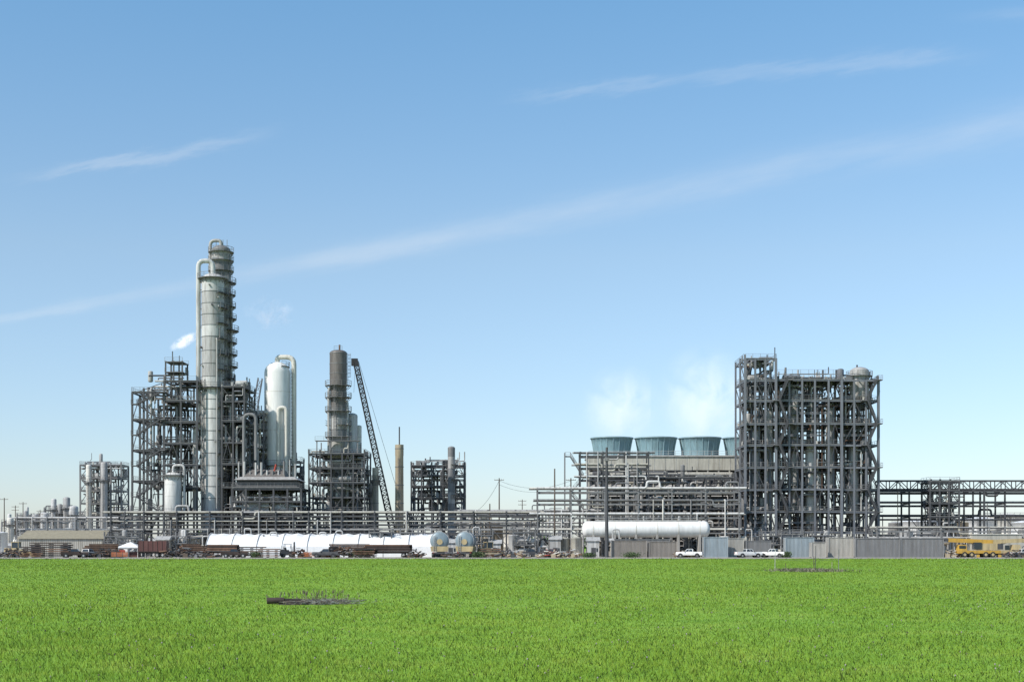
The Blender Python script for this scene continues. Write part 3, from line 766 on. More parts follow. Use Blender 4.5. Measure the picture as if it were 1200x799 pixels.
frame(m, xs, [y, y+8], zs, "steel_dark", .32, .25, .5, rng); clutter(m, xs[0], xs[-1], y, y+8, zs, rng, 44, 6, 4, ["beige","steel_dark","insul_b","steel","insul_c"]); m.build()

# ============================================================ RIGHT PROCESS STRUCTURE
Yp = 336.0; rng = random.Random(41)
m = M("process_structure"); ysp = [Yp, Yp+7, Yp+14]
VA = [624, 600, 574, 548, 522, 497, 470, 446, 421]
RK = ["steel_dark","steel","steel_blue","steel_light","insul_b","insul_a","steel","steel_dark","rust","steel_dark"]
A = [X(u,Yp) for u in (873, 885, 897, 909)]; frame(m, A, ysp, [Z(v,Yp) for v in VA], "steel_blue", .38, .45, .6, rng, kb="steel_dark")
B = [X(u,Yp) for u in (909.5, 925, 940, 955, 971, 986)]; frame(m, B, ysp, [Z(v,Yp)+.11 for v in VA[:-1]], "steel_blue", .36, .4, .6, rng, kb="steel_dark")
C = [X(u,Yp) for u in (986.5, 1001, 1015, 1029)]; frame(m, C, ysp, [Z(v,Yp) for v in VA[:-1]], "steel_blue", .38, .45, .6, rng, kb="steel_dark")
for seg in (A, B, C):   # intermediate walkways
    for a_, b_ in zip(VA[:-2], VA[1:-1]):
        zz = Z((a_+b_)/2, Yp)
        if rng.random() < .7:
            yy = rng.choice((Yp+1.2, Yp+7.5)); p_ = rng.uniform(0,.3); q_ = rng.uniform(.6,1); xa = seg[0]+(seg[-1]-seg[0])*p_; xb = seg[0]+(seg[-1]-seg[0])*q_
            m.box(xa, xb, yy, yy+1.4, zz, zz+.1, "steel_dark"); m.rail((xa,yy,zz+.1), (xb,yy,zz+.1)); m.beam((xa,yy+.1,zz-.1),(xb,yy+.1,zz-.1),.16,"steel_blue",.22)
for seg, n_ in ((A, 50), (B, 100), (C, 60)):
    clutter(m, seg[0]+.6, seg[-1]-.6, Yp+.8, Yp+13, [Z(v,Yp) for v in VA[:-1]], rng, n_, 10, 4, RK)
clutter(m, A[0]+.5, A[-1]-.5, Yp+1, Yp+13, [Z(446,Yp), Z(428,Yp)], rng, 10, 5, 2, RK)
for u in (873, 909, 986, 1029): m.beam((X(u,Yp),Yp-.35,0), (X(u,Yp),Yp-.35,Z(420 if u<950 else 446,Yp)), .55, "steel_blue")
m.zigzag(X(912,Yp), X(922,Yp), Yp-1.6, [Z(v,Yp) for v in VA[:-1]], .9, "steel_dark")
m.zigzag(X(1015,Yp), X(1026,Yp), Yp-1.6, [Z(v,Yp) for v in VA[:-1]], .9, "steel_dark")
m.beam((X(908,Yp),Yp,Z(421,Yp)), (X(908,Yp),Yp,Z(407,Yp)), .2, "steel_dark")
for u, v in ((876,412),(884,414),(895,413),(918,432),(926,427),(934,435),(945,433),(958,436),(968,431),(979,436),(990,428),(1026,437),(930,430),(952,440),(963,434),(1022,431),(914,438),(939,431),(974,428)):
    yy = Yp+rng.uniform(1, 12); zb = Z(447 if u > 909 else 422, Yp); x = X(u,Yp); m.cyl((x,yy,zb), (x,yy,Z(v,Yp)), rng.uniform(.1,.25), rng.choice(["steel","steel_light","steel_dark"]), 8)
    m.pipe([(x,yy,zb+1), (x+rng.uniform(1,3),yy,zb+1), (x+2,yy,zb-2)], .15, "steel", 7)
m.rail((B[0],Yp,Z(446,Yp)+1.5), (B[-1],Yp,Z(446,Yp)+1.5)); m.build()
for u, v0, v1, r_, k_ in ((1007, 470, 430, 2.3, "insul_b"), (901, 600, 480, 1.0, "steel_light"), (931, 600, 455, 1.0, "insul_b"), (949, 622, 520, 1.1, "insul_a"), (972, 572, 472, .9, "steel_light"), (886, 574, 500, 1.1, "insul_b"), (1000, 610, 520, 1.2, "insul_b")):
    m = M("process_vessel"); y = Yp+3.5; x = X(u,y); m.vessel(x, y, Z(v0,y), Z(v1,y), r_, k_, 18)
    for a in (-1, 1): m.beam((x+a*r_*.7,y+.3,0), (x+a*r_*.7,y+.3,Z(v0,y)+r_*.6), .25, "steel_dark")
    if v1 < 440: m.ringdeck(x, y, Z(441,y), r_, .8, -180, 180)
    m.build()

# ============================================================ LOW EQUIPMENT FILL
def equip(u0, u1, y, vmax, n, seed):
    rng = random.Random(seed); x0, x1 = X(u0,y), X(u1,y); H = Z(vmax,y)
    for g in range(n):
        a = x0+(x1-x0)*g/n; b = x0+(x1-x0)*(g+1)/n; t_ = rng.random(); x = (a+b)/2+rng.uniform(-1,1); yy = y+rng.uniform(-5,5); k = rng.choice(["insul_a","insul_b","offwhite","beige","steel_light","tan","white"])
        if t_ < .3:
            m = M("storage_tank"); r_ = min((b-a)*.42, rng.uniform(1.2, 3.5)); h = rng.uniform(.5, 1)*H
            m.lathe((x,yy,0), (x,yy,h+1), [(0,r_),(h,r_),(h+.02,r_*1.02),(h+.12,r_*1.02),(h+.13,r_*.98),(h+r_*.25,.05)], k, 24); m.rail((x-r_*.7,yy-r_*.7,h), (x+r_*.7,yy-r_*.7,h)); m.ladder(x, yy-r_-.15, .3, h)
        elif t_ < .55:
            m = M("heat_exchanger"); L_ = min(b-a-1, 7); r_ = rng.uniform(.5,.95); z = rng.uniform(1.5, 4.5)
            m.drum((x-L_/2,yy,z), (x+L_/2,yy,z), r_, k, 16); m.cyl((x-L_*.3,yy,z+r_), (x-L_*.3,yy,z+r_+1.2), .2, "steel", 8)
            m.cyl((x-L_/2+.7,yy,z), (x-L_/2+.85,yy,z), r_*1.15, "steel", 16)
            for xx in (x-L_*.28, x+L_*.28): m.box(xx-.15, xx+.15, yy-r_*.8, yy+r_*.8, 0, z-.3*r_, "concrete")
            m.pipe([(x+L_*.3,yy,z+r_*.8), (x+L_*.3,yy,z+2.5), (x+L_*.3+1.5,yy,z+2.5), (x+L_*.3+1.5,yy,0)], .16, "insul_a", 8)
        elif t_ < .75:
            m = M("equipment_shed"); h = rng.uniform(2.6, 4); w = min((b-a)*.4, 3.2)
            m.box(x-w, x+w, yy-2, yy+2, 0, h, k); m.loft((x-w-.3,x+w+.3,yy-2.3,yy+2.3), h+.003, (x-w-.3,x+w+.3,yy-.1,yy+.1), h+.9, "steel_light")
            m.box(x-.5, x+.5, yy-2.05, yy-2, 0.05, 2.1, "steel_dark"); m.box(x+w*.5, x+w*.8, yy-2.04, yy-2, 1.2, 2, "glass")
        else:
            m = M("pump_skid"); frame(m, [x-2.5, x, x+2.5], [yy-1.5, yy+1.5], [rng.uniform(2,3), rng.uniform(4,5.5)], "steel", .22, .4, .5, rng); clutter(m, x-2.4, x+2.4, yy-1.4, yy+1.4, [.2, 2.5], rng, 8, 3, 2, rmax=.2)
        m.build()
equip(0, 140, 360, 622, 9, 51); equip(130, 560, 322, 632, 24, 52); equip(140, 640, 372, 606, 20, 53)
equip(560, 720, 318, 626, 10, 54); equip(830, 1035, 325, 622, 12, 55); equip(1030, 1215, 334, 620, 10, 56); equip(1030, 1215, 400, 600, 7, 57); equip(0, 140, 440, 612, 8, 58)
def tank(u, v, y, r_, k):
    m = M("storage_tank"); x = X(u,y); h = Z(v,y)-.4
    m.lathe((x,y,0), (x,y,h+1), [(0,r_),(h*.33,r_),(h*.33+.01,r_*1.01),(h*.33+.1,r_*1.01),(h*.33+.11,r_),(h,r_),(h+.01,r_*1.015),(h+.12,r_*1.015),(h+.13,r_*.98),(h+.5+r_*.1,.05)], k, 36)
    n = 20
    for i in range(n):
        a, b = 2*math.pi*i/n, 2*math.pi*(i+1)/n
        m.beam((x+r_*.98*math.cos(a),y+r_*.98*math.sin(a),h+1.2), (x+r_*.98*math.cos(b),y+r_*.98*math.sin(b),h+1.2), .07, "rail"); m.beam((x+r_*.98*math.cos(a),y+r_*.98*math.sin(a),h), (x+r_*.98*math.cos(a),y+r_*.98*math.sin(a),h+1.2), .07, "rail")
    m.ladder(x-r_*.3, y-r_-.1, .3, h+.5); m.build()
tank(571, 613, 350, 3.9, "tan"); tank(1145, 607, 430, 6.5, "white"); tank(1180, 604, 430, 6.5, "offwhite"); tank(1205, 611, 400, 5, "white"); tank(604, 618, 360, 3, "offwhite"); tank(1075, 610, 440, 6, "white")
m = M("storage_bullet_tank"); y = 322; x0, x1 = X(682,y), X(832,y); z = Z(620,y)
m.drum((x0,y,z), (x1,y,z), 1.85, "white", 28, dome=.6)
for i in range(6):
    xx = x0+2.5+(x1-x0-5)*i/5; m.box(xx-.25, xx+.25, y-1.6, y+1.6, 0, z-1.2, "concrete"); m.cyl((xx-.05,y,z),(xx+.15,y,z),1.88,"offwhite",28)
m.box(x0+3, x1-3, y-.6, y+.6, z+1.8, z+1.95, "steel_light"); m.rail((x0+3,y-.6,z+1.95), (x1-3,y-.6,z+1.95), "steel_light")
for xx in (x0+6, x0+14, x0+22): m.cyl((xx,y,z+1.7), (xx,y,z+3), .25, "steel_light", 8)
m.build()

# ============================================================ FOREGROUND YARD
def T(u, y, rot=0): return Matrix.Translation((X(u,y), y, .03)) @ Matrix.Rotation(math.radians(rot), 4, 'Z')
def wheel(m, x, y, r, w, hub="steel_light"):
    m.lathe((x,y,r), (x,y+w,r), [(0,r*.86),(w*.12,r),(w*.88,r),(w,r*.86)], "rubber", 18)
    m.cyl((x,y-.02,r), (x,y+w+.02,r), r*.5, hub, 12)
def container(u, y, L_, k, H=2.6, W=2.44, rot=0, name="shipping_container"):
    m = M(name); m.T = T(u, y, rot)
    for ys_, sg in ((-W/2, -1), (W/2, 1)):
        n = int(L_/.28); pts = []
        for i in range(n):
            x = -L_/2+.15+(L_-.3)*i/n; s_ = (L_-.3)/n
            pts += [(x, ys_), (x+s_*.3, ys_), (x+s_*.5, ys_-sg*.07), (x+s_*.8, ys_-sg*.07)]
        pts.append((L_/2-.15, ys_)); q = len(pts)
        m.add([(a,b,.15) for a,b in pts]+[(a,b,H-.1) for a,b in pts], [(i,i+1,q+i+1,q+i) for i in range(q-1)], k)
        m.beam((-L_/2,ys_+sg*.01,.09), (L_/2,ys_+sg*.01,.09), .14, k, .18); m.beam((-L_/2,ys_+sg*.01,H-.06), (L_/2,ys_+sg*.01,H-.06), .12, k, .12)
        for x in (-L_/2+.07, L_/2-.07): m.beam((x,ys_+sg*.015,0), (x,ys_+sg*.015,H), .17, k)
    m.box(-L_/2+.05, L_/2-.05, -W/2+.05, W/2-.05, H-.05, H-.02, k)
    for x in (-L_/2+.03, L_/2-.03): m.box(x-.02, x+.02, -W/2+.08, W/2-.08, .1, H-.08, k)
    for yy in (-.9,-.3,.3,.9): m.cyl((-L_/2-.03,yy,.2), (-L_/2-.03,yy,H-.15), .03, "steel_light", 6)
    m.box(-L_/2+.1, L_/2-.1, -W/2+.1, W/2-.1, .1, .2, "black")
    m.build()
def pickup(u, y, k, rot=0):
    m = M("pickup_truck"); m.T = T(u, y, rot)
    m.loft((-2.8,2.75,-.93,.93), .48, (-2.8,2.8,-.97,.97), .82, k)
    m.loft((.95,2.8,-.97,.97), .825, (1.05,2.72,-.88,.88), 1.18, k)
    m.loft((-.95,.96,-.97,.97), .825, (-.95,1.02,-.94,.94), 1.18, k)
    m.loft((-.93,1.0,-.92,.92), 1.183, (-.72,.42,-.76,.76), 1.82, k)
    for sg in (-1, 1):
        a, b = (.925*sg, .79*sg)
        for xa, xb, Xa, Xb in ((-.78,.02,-.64,-.1),(.1,.82,-.02,.36)):
            m.add([(xa,a,1.25),(xb,a,1.25),(Xb,b+.01*sg,1.75),(Xa,b+.01*sg,1.75)], [(0,1,2,3) if sg<0 else (3,2,1,0)], "glass")
        m.box(-2.78, -.98, sg*.97-.06*(sg>0), sg*.97+.06*(sg<0), .826, 1.2, k)
        m.box(.8, .95, sg*.97 if sg>0 else -1.17, 1.17 if sg>0 else -.97, 1.2, 1.36, "black")
    m.add([(.99,-.8,1.23),(.99,.8,1.23),(.48,.68,1.78),(.48,-.68,1.78)], [(0,1,2,3)], "glass")
    m.add([(-.95,-.78,1.25),(-.95,.78,1.25),(-.77,.66,1.75),(-.77,-.66,1.75)], [(3,2,1,0)], "glass")
    m.box(-2.8, -2.74, -.9, .9, .828, 1.2, k); m.box(-2.88, -2.8, -.9, .9, .5, .68, "steel_light"); m.box(2.8, 2.9, -.9, .9, .48, .68, "steel_light")
    m.box(2.72, 2.82, -.55, .55, .85, 1.08, "black")
    for sg in (-.75,.75): m.box(2.7, 2.83, sg-.14, sg+.14, .86, 1.06, "offwhite"); m.box(-2.83, -2.78, sg-.08, sg+.08, .85, 1.15, "red")
    for x in (-1.75, 1.8):
        for yy in (-.98, .72):
            wheel(m, x, yy, .4, .26)
            m.lathe((x,yy-.01,.42),(x,yy+.28,.42),[(0,.5),(.29,.5)],"black",16)
    m.build()
def trailer(u, y, L_, load, seed=0, deckk="rust_dark"):
    rng = random.Random(seed); m = M("flatbed_trailer"); m.T = T(u, y)
    m.box(-L_/2, L_/2, -1.25, 1.25, 1.15, 1.3, deckk); m.beam((-L_/2,-.5,1.0), (L_/2,-.5,1.0), .15, "black", .3); m.beam((-L_/2,.5,1.0), (L_/2,.5,1.0), .15, "black", .3)
    for x in (L_/2-1.0, L_/2-2.2):
        for yy in (-1.2, .9): wheel(m, x, yy, .5, .3)
    for yy in (-.8,.8): m.beam((-L_/2+1.5,yy,0), (-L_/2+1.5,yy,1.15), .14, "steel_dark")
    if load == "pipes":
        for row in range(4):
            for j in range(6-row):
                r_ = .19; yy = -1.0+j*.4+row*.2; a = rng.uniform(0,.8); m.cyl((-L_/2+.3+a,yy,1.5+row*.35), (L_/2-.3-rng.uniform(0,.8),yy,1.5+row*.35), r_, rng.choice(["rust","rust_dark","steel_dark","rust"]), 10)
    elif load == "beams":
        for i in range(16):
            z = 1.4+(i//5)*.38; yy = -1+(i%5)*.5; a = rng.uniform(-L_/2,-L_/2+1.5); b = rng.uniform(L_/2-2,L_/2)
            m.beam((a,yy,z), (b,yy,z), .28, rng.choice(["rust","rust_dark","wood"]), .05); m.beam((a,yy,z+.15), (b,yy,z+.15), .06, "rust", .28); m.beam((a,yy,z+.3), (b,yy,z+.3), .28, "rust", .05)
    elif load == "box":
        m.box(-L_/2+.2, L_/2-.2, -1.2, 1.2, 1.303, 3.5, "maroon")
        for i in range(int(L_)): m.beam((-L_/2+.3+i,-1.22,1.3), (-L_/2+.3+i,-1.22,3.5), .08, "rust_dark")
    m.build()
def stackpile(name, u, y, L_, W, H, ks, seed, jag=.5):
    rng = random.Random(seed); m = M(name); m.T = T(u, y); z = .25
    while z < H:
        for x in (-L_*.35, 0, L_*.35): m.beam((x,-W/2,z-.12), (x,W/2,z-.12), .14, "wood")
        j = -W/2
        while j < W/2:
            s_ = rng.uniform(.2,.4); a = rng.uniform(0,jag); b = rng.uniform(0,jag)
            if rng.random() < .85: m.beam((-L_/2+a,j,z+.12), (L_/2-b,j+rng.uniform(-.1,.1),z+.12), s_*.7, rng.choice(ks), .22)
            j += s_+.08
        z += .45
    m.build()
def scrap(u, y, L_, H, seed, ks=("rust","rust_dark","steel_dark","steel","wood","black")):
    rng = random.Random(seed); m = M("scrap_pile"); m.T = T(u, y)
    for _ in range(int(L_*14)):
        x = rng.uniform(-L_/2, L_/2); h = H*(1-.6*abs(x)/(L_/2)); z = rng.uniform(.1, h); a = rng.uniform(0,6.28); l = rng.uniform(.5,2.0)
        p = (x, rng.uniform(-1.2,1.2), z); q = (x+l*math.cos(a), p[1]+l*math.sin(a)*.4, max(.05, min(h,z+rng.uniform(-.6,.6))))
        if rng.random() < .5: m.beam(p, q, rng.uniform(.06,.25), rng.choice(ks))
        else: m.cyl(p, q, rng.uniform(.05,.2), rng.choice(ks), 8)
    for _ in range(int(L_*1.5)):
        x = rng.uniform(-L_/2, L_/2); yy = rng.uniform(-1,1); c = rng.uniform(.2,.55); m.box(x-c, x+c, yy-c, yy+c, 0, c*1.6, rng.choice(ks))
    m.build()
def forklift(u, y, k="yellow", rot=0):
    m = M("forklift"); m.T = T(u, y, rot)
    m.loft((-1.6,1.0,-.75,.75), .45, (-1.5,.9,-.7,.7), 1.35, k); m.loft((-1.75,-.7,-.75,.75), .5, (-1.6,-.8,-.7,.7), 1.7, "steel_dark")
    for x, X_ in ((-1.0,-.8),(.8,.45)):
        for yy in (-.65,.65): m.beam((x,yy,1.3), (X_,yy,2.75), .1, "black")
    m.box(-.95, .6, -.75, .75, 2.75, 2.85, "black"); m.box(-.6, .1, -.3, .3, 1.35, 1.6, "black"); m.beam((-.6,0,1.5), (-.75,0,2.1), .5, "black", .1)
    for yy in (-.5,.5): m.beam((1.25,yy,.15), (1.25,yy,3.3), .16, "steel_dark"); m.box(1.35, 2.7, yy-.08, yy+.08, .2, .26, "steel_dark")
    for z in (.8, 2.0, 3.2): m.beam((1.25,-.5,z), (1.25,.5,z), .12, "steel_dark")
    for x, r_ in ((-1.15,.42),(.75,.5)):
        for yy in (-.85,.6): wheel(m, x, yy, r_, .28, k)
    m.build()
def loader(u, y, k="yellow", rot=0):
    m = M("wheel_loader"); m.T = T(u, y, rot)
    m.loft((-3,-.2,-.9,.9), .8, (-2.8,-.3,-.8,.8), 2.0, k); m.loft((-.2,1.8,-.6,.6), .8, (-.1,1.6,-.5,.5), 1.5, k)
    m.loft((-1.3,.2,-.75,.75), 2.003, (-1.2,.1,-.7,.7), 3.2, "glass"); m.box(-1.4, .3, -.8, .8, 3.2, 3.33, k)
    for x in (-1.25,.15):
        for yy in (-.75,.75): m.beam((x,yy,2), (x,yy,3.2), .1, k)
    for yy in (-.5,.5): m.beam((.3,yy,1.6), (2.9,yy,.8), .25, k, .35)
    m.add([(2.7,-1.3,1.5),(2.7,1.3,1.5),(2.9,1.3,.2),(2.9,-1.3,.2),(3.9,1.3,.15),(3.9,-1.3,.15)], [(0,1,2,3),(3,2,4,5)], "steel_dark")
    m.add([(2.7,-1.3,1.5),(2.9,-1.3,.2),(3.9,-1.3,.15)], [(0,1,2)], k); m.add([(2.7,1.3,1.5),(2.9,1.3,.2),(3.9,1.3,.15)], [(0,1,2)], k)
    for x in (-2.0, 1.2):
        for yy in (-1.15,.65): wheel(m, x, yy, .75, .5, k)
    m.build()
def mobile_crane(u, y, k="yellow", k2="cream", rot=0, L_=11):
    m = M("mobile_crane"); m.T = T(u, y, rot)
    m.box(-L_/2, L_/2, -1.25, 1.25, .85, 1.5, k); m.loft((-L_/2,-L_/2+1.8,-1.25,1.25), 1.503, (-L_/2+.3,-L_/2+1.7,-1.1,1.1), 2.7, k)
    m.box(-L_/2+.12, -L_/2+1.5, -1.27, -1.2, 1.9, 2.5, "glass")
    m.box(-.5, 3.8, -1.1, 1.1, 1.6, 3.0, k2); m.box(3.8, 5.0, -1.2, 1.2, 1.7, 2.9, "steel_dark"); m.box(-1.2, .4, -1.3, -.5, 1.7, 3.2, "glass"); m.box(-1.25,.45,-1.32,-.48,3.2,3.3,k)
    m.beam((3.2,.2,3.3), (-L_/2-1.8,.2,3.7), .75, k, .85); m.beam((-L_/2-1.8,.2,3.7), (-L_/2-2.6,.2,3.75), .5, "steel_dark", .6)
    m.cyl((1.5,.2,2.2), (-2.5,.2,3.3), .16, "steel_light", 10)
    for x in (-L_/2+1.3, -L_/2+2.8, L_/2-3.2, L_/2-1.7):
        for yy in (-1.3,.9): wheel(m, x, yy, .6, .4, k2)
    for x in (-L_/2+4.0, L_/2-.4): m.box(x-.2, x+.2, -1.6, 1.6, .6, .84, "black"); m.box(x-.3, x+.3, -1.8, -1.55, .0, .6, k)
    m.build()
def tank_truck(u, y, rot=0):
    m = M("tank_truck"); m.T = T(u, y, rot); r_ = 1.95; z = 3.5
    m.drum((0,-2,z), (0,6.5,z), r_, "tank_blue", 28, dome=.3)
    m.cyl((0,-1.5,z), (0,-1.38,z), r_*1.03, "steel_light", 28); m.cyl((0,1,z), (0,1.12,z), r_*1.03, "steel_light", 28)
    m.cyl((0,-2.12,z-.2), (0,-1.7,z-.2), .62, "cream", 16)
    m.loft((-1.7,1.7,-2.0,6.4), 1.25, (-1.9,1.9,-2.0,6.4), 2.35, "cream")
    m.box(-1.5, 1.5, -2.25, -2.02, .75, 1.1, "steel_dark"); m.box(-.5,.5,-.9,4,z+r_-.05,z+r_+.25,"steel_light")
    m.beam((-1.25,-2.1,1.1),(-1.25,-2.1,4.6),.08,"steel_light"); m.beam((-.8,-2.1,1.1),(-.8,-2.1,4.6),.08,"steel_light")
    for i in range(9): m.beam((-1.25,-2.1,1.3+i*.4),(-.8,-2.1,1.3+i*.4),.05,"steel_light")
    m.box(-.5,.5,-1.8,9.8,.85,1.2,"black"); m.loft((-1.25,1.25,7.2,9.9),.9,(-1.2,1.2,7.3,9.6),3.3,"white")
    for sg in (-1.35,1.35): m.box(sg-.15,sg+.15,-2.3,-2.24,.95,1.1,"red")
    for yy in (-1.0, .3, 8.6):
        for xx in (-1.55, .95):
            m.lathe((xx,yy,.55), (xx+.6,yy,.55), [(0,.48),(.06,.55),(.54,.55),(.6,.48)], "rubber", 18); m.cyl((xx-.02,yy,.55), (xx+.62,yy,.55), .27, "steel_light", 12)
    m.build()

loader(22, 304, "cream"); stackpile("steel_beam_stack", 60, 301, 8.5, 3, 3.4, ["rust_dark","rust","black"], 61); stackpile("steel_beam_stack", 40, 300, 5, 3, 2.4, ["rust_dark","rust"], 62); scrap(12, 300, 5, 2.2, 161)
pickup(103, 303, "white", 70); scrap(126, 301, 6, 2.0, 63); trailer(180, 302, 6.4, "box", 64); pickup(88, 299, "rust_dark", 10); trailer(120, 305, 8, "beams", 162)
m = M("canopy_tent"); m.T = T(153, 304)
for x in (-2.0,2.0):
    for yy in (-1.8,1.8): m.beam((x,yy,0), (x,yy,2.3), .08, "white")
m.add([(-2.1,-2,2.3),(2.1,-2,2.3),(2.1,2,2.3),(-2.1,2,2.3),(0,0,3.3)], [(0,1,4),(1,2,4),(2,3,4),(3,0,4)], "tarp"); m.box(-2.1,2.1,-2.02,-2,2.0,2.3,"tarp"); m.box(-2,-.6,-1.95,-1.92,.1,1.6,"red"); m.box(-2.05,-2.02,-2,2,.1,2.3,"tarp"); m.box(0,1.9,-1,1,.05,1.2,"maroon"); m.build()
scrap(210, 301, 6, 2.6, 65); trailer(228, 304, 7, "beams", 66); trailer(262, 302, 8, "pipes", 67); stackpile("steel_beam_stack", 295, 303, 6, 3, 2.3, ["rust_dark","rust","steel_dark"], 68)
stackpile("pipe_stack", 314, 300, 5, 3, 1.7, ["steel_dark","rust"], 69); forklift(338, 302, "steel_dark", 20); scrap(352, 301, 3.5, 2.0, 70)
m = M("safety_fence"); m.T = T(372, 300)
for i in range(6): m.beam((-3+i*1.2,0,0), (-3+i*1.2,0,1.15), .07, "steel_dark")
for z in (.3,.5,.7,.9,1.05): m.beam((-3,.02,z), (3,.02,z), .03, "orange", .1)
m.build()
m = M("safety_fence"); m.T = T(140, 298)
for i in range(4): m.beam((-1.8+i*1.2,0,0), (-1.8+i*1.2,0,1.15), .07, "steel_dark")
for z in (.3,.5,.7,.9,1.05): m.beam((-1.8,.02,z), (1.8,.02,z), .03, "orange", .1)
m.build()
scrap(397, 302, 7, 2.6, 71); trailer(410, 306, 9, "beams", 72); trailer(455, 301, 11, "pipes", 73); scrap(486, 300, 3.5, 1.8, 74); scrap(240, 299, 5, 1.3, 163)
pickup(275, 298, "rust_dark", 5); pickup(382, 299, "steel_dark", 175); stackpile("pipe_stack", 428, 299, 5, 3, 1.6, ["rust_dark","rust","black"], 164)
tank_truck(515, 303, 4); tank_truck(545, 303, -3); scrap(530, 300, 3, 1.0, 76); stackpile("pipe_stack", 575, 302, 5, 3, 1.6, ["steel_dark","rust","tan"], 77)
scrap(600, 300, 5, 1.7, 78, ("steel_light","tan","rust","steel_dark")); pickup(622, 305, "steel_dark", 10); scrap(646, 301, 4.5, 2.0, 79, ("red","offwhite","rust","steel_dark","tan")); pickup(648, 308, "maroon", 160); scrap(668, 302, 4, 1.7, 80, ("rust","tan","steel_light"))
loader(575, 310, "cream", 30)
# fabric shelter
m = M("fabric_shelter"); y = 314; x0, x1 = X(241,y), X(508,y); n = 18; ez, rz = Z(638,y), Z(624,y)
sh = [(0,0.02),(0.05,ez*.9),(1.2,ez+.8),(3.5,rz-.5),(6,rz),(8.5,rz-.5),(10.8,ez+.8),(11.95,ez*.9),(12,0.02)]
vs = []; rq = random.Random(4)
for i in range(2*n+1):
    x = x0+(x1-x0)*i/(2*n); sg = 1-.05*(i%2)-rq.uniform(0,.03)
    vs += [(x, y+a, b*sg) for a, b in sh]
q = len(sh)
m.add(vs, [(i*q+j, (i+1)*q+j, (i+1)*q+j+1, i*q+j+1) for i in range(2*n) for j in range(q-1)], "tarp")
m.add([(x0,y+a,b) for a,b in sh], [tuple(range(q))], "tarp"); m.add([(x1,y+a,b) for a,b in sh], [tuple(range(q))[::-1]], "tarp")
for i in range(0, n+1, 2):
    x = x0+(x1-x0)*i/n
    for (a,b),(c,d_) in zip(sh, sh[1:]): m.beam((x,y+a-.02,b+.03), (x,y+c-.02,d_+.03), .12, "steel_light")
m.build()
m = M("metal_warehouse"); y = 335; x0, x1 = X(22,y), X(120,y)
m.box(x0, x1, y, y+12, 0, Z(631,y), "cont_tan"); m.loft((x0-.4,x1+.4,y-.4,y+12.4), Z(631,y)+.003, (x0,x1,y+5.8,y+6.2), Z(621,y), "khaki")
for i in range(40): m.box(x0+i*.5, x0+i*.5+.05, y-.04, y, .1, Z(631,y)-.1, "khaki")
for i in (2,7,12): m.box(x0+i*1.4, x0+i*1.4+2.4, y-.06, y, .05, 2.8, "steel_dark")
m.build()
m = M("metal_warehouse"); y = 345; x0, x1 = X(196,y), X(243,y); m.box(x0,x1,y-8,y-1,0,4.2,"offwhite"); m.loft((x0-.3,x1+.3,y-8.3,y-.7),4.203,(x0,x1,y-4.6,y-4.4),5.2,"steel_light"); m.box(x0+2,x0+5,y-8.05,y-8,.05,3,"steel_dark"); m.build()
container(737, 307, 7.6, "cont_brown", 3.6); container(776, 307, 6.0, "cont_brown", 3.4)
container(752, 311, 12, "cont_grey", 4.0); scrap(805, 304, 4, 1.6, 81, ("steel_light","tan","rust")); pickup(808, 303, "white", 165)
container(838, 308, 5.2, "cont_blue", 4.4); container(857, 312, 5.0, "cont_tan", 4.2, rot=8); pickup(877, 301, "white", 15); pickup(906, 301, "white", 150)
container(888, 312, 5.5, "cont_grey", 3.6); container(936, 307, 6.1, "cont_blue", 4.3); container(958, 303, 3.0, "cont_tan", 3.2)
container(984, 307, 5.5, "cont_tan", 4.3); container(1027, 305, 9.6, "cont_grey", 4.1); container(1079, 305, 9.2, "cont_grey", 4.1)
scrap(1115, 305, 4, 1.8, 82, ("steel_light","tan","rust")); mobile_crane(1146, 304, "yellow", "cream", 0, 9); mobile_crane(1168, 311, "cream", "cream", 180, 10)
m = M("office_trailer"); m.T = T(1166, 318); m.box(-5.5,5.5,-1.5,1.5,.6,5.0,"beige"); m.box(-5.7,5.7,-1.7,1.7,5.003,5.15,"offwhite")
for i in range(5): m.box(-4.6+i*2.1,-3.6+i*2.1,-1.54,-1.5,1.6,2.6,"glass")
m.box(3.9,4.8,-1.55,-1.5,.65,2.6,"steel_dark"); m.build()
scrap(1190, 302, 5, 1.6, 83); pickup(1200, 304, "white", 0)

# distant trees
def tree_mass():
    rs = np.random.RandomState(5); N_ = 40000
    x = (rs.rand(N_)-.5)*1500; y = 1000+rs.rand(N_)*40
    hh = 8+4*np.sin(x*.021)+2.5*np.sin(x*.083+1)+1.6*np.sin(x*.31)
    z = rs.rand(N_)**.7*hh; s_ = .7+rs.rand(N_)*1.1
    V = np.zeros((N_,3,3), np.float32); C_ = np.stack([x,y,z], 1)
    V[:] = C_[:,None,:]+(rs.rand(N_,3,3)-.5)*2*s_[:,None,None]
    V[...,2] = np.maximum(V[...,2], 0)
    me = bpy.data.meshes.new("distant_treeline"); me.from_pydata(V.reshape(-1,3).tolist(), [], np.arange(N_*3).reshape(-1,3).tolist()); me.materials.append(MATS["foliage"])
    o = bpy.data.objects.new("distant_treeline", me); scene.collection.objects.link(o)
tree_mass()
def shrub(u, y, w, h, seed):
    rs = np.random.RandomState(seed); N_ = 900
    a = rs.randn(N_,3)*np.array([w*.3,w*.3,h*.28])+np.array([X(u,y),y,h*.5]); a[:,2] = np.clip(a[:,2], .05, h)
    V = a[:,None,:]+(rs.rand(N_,3,3)-.5)*.35
    me = bpy.data.meshes.new("shrub"); me.from_pydata(V.reshape(-1,3).tolist(), [], np.arange(N_*3).reshape(-1,3).tolist()); me.materials.append(MATS["foliage"])
    o = bpy.data.objects.new("shrub", me); scene.collection.objects.link(o)
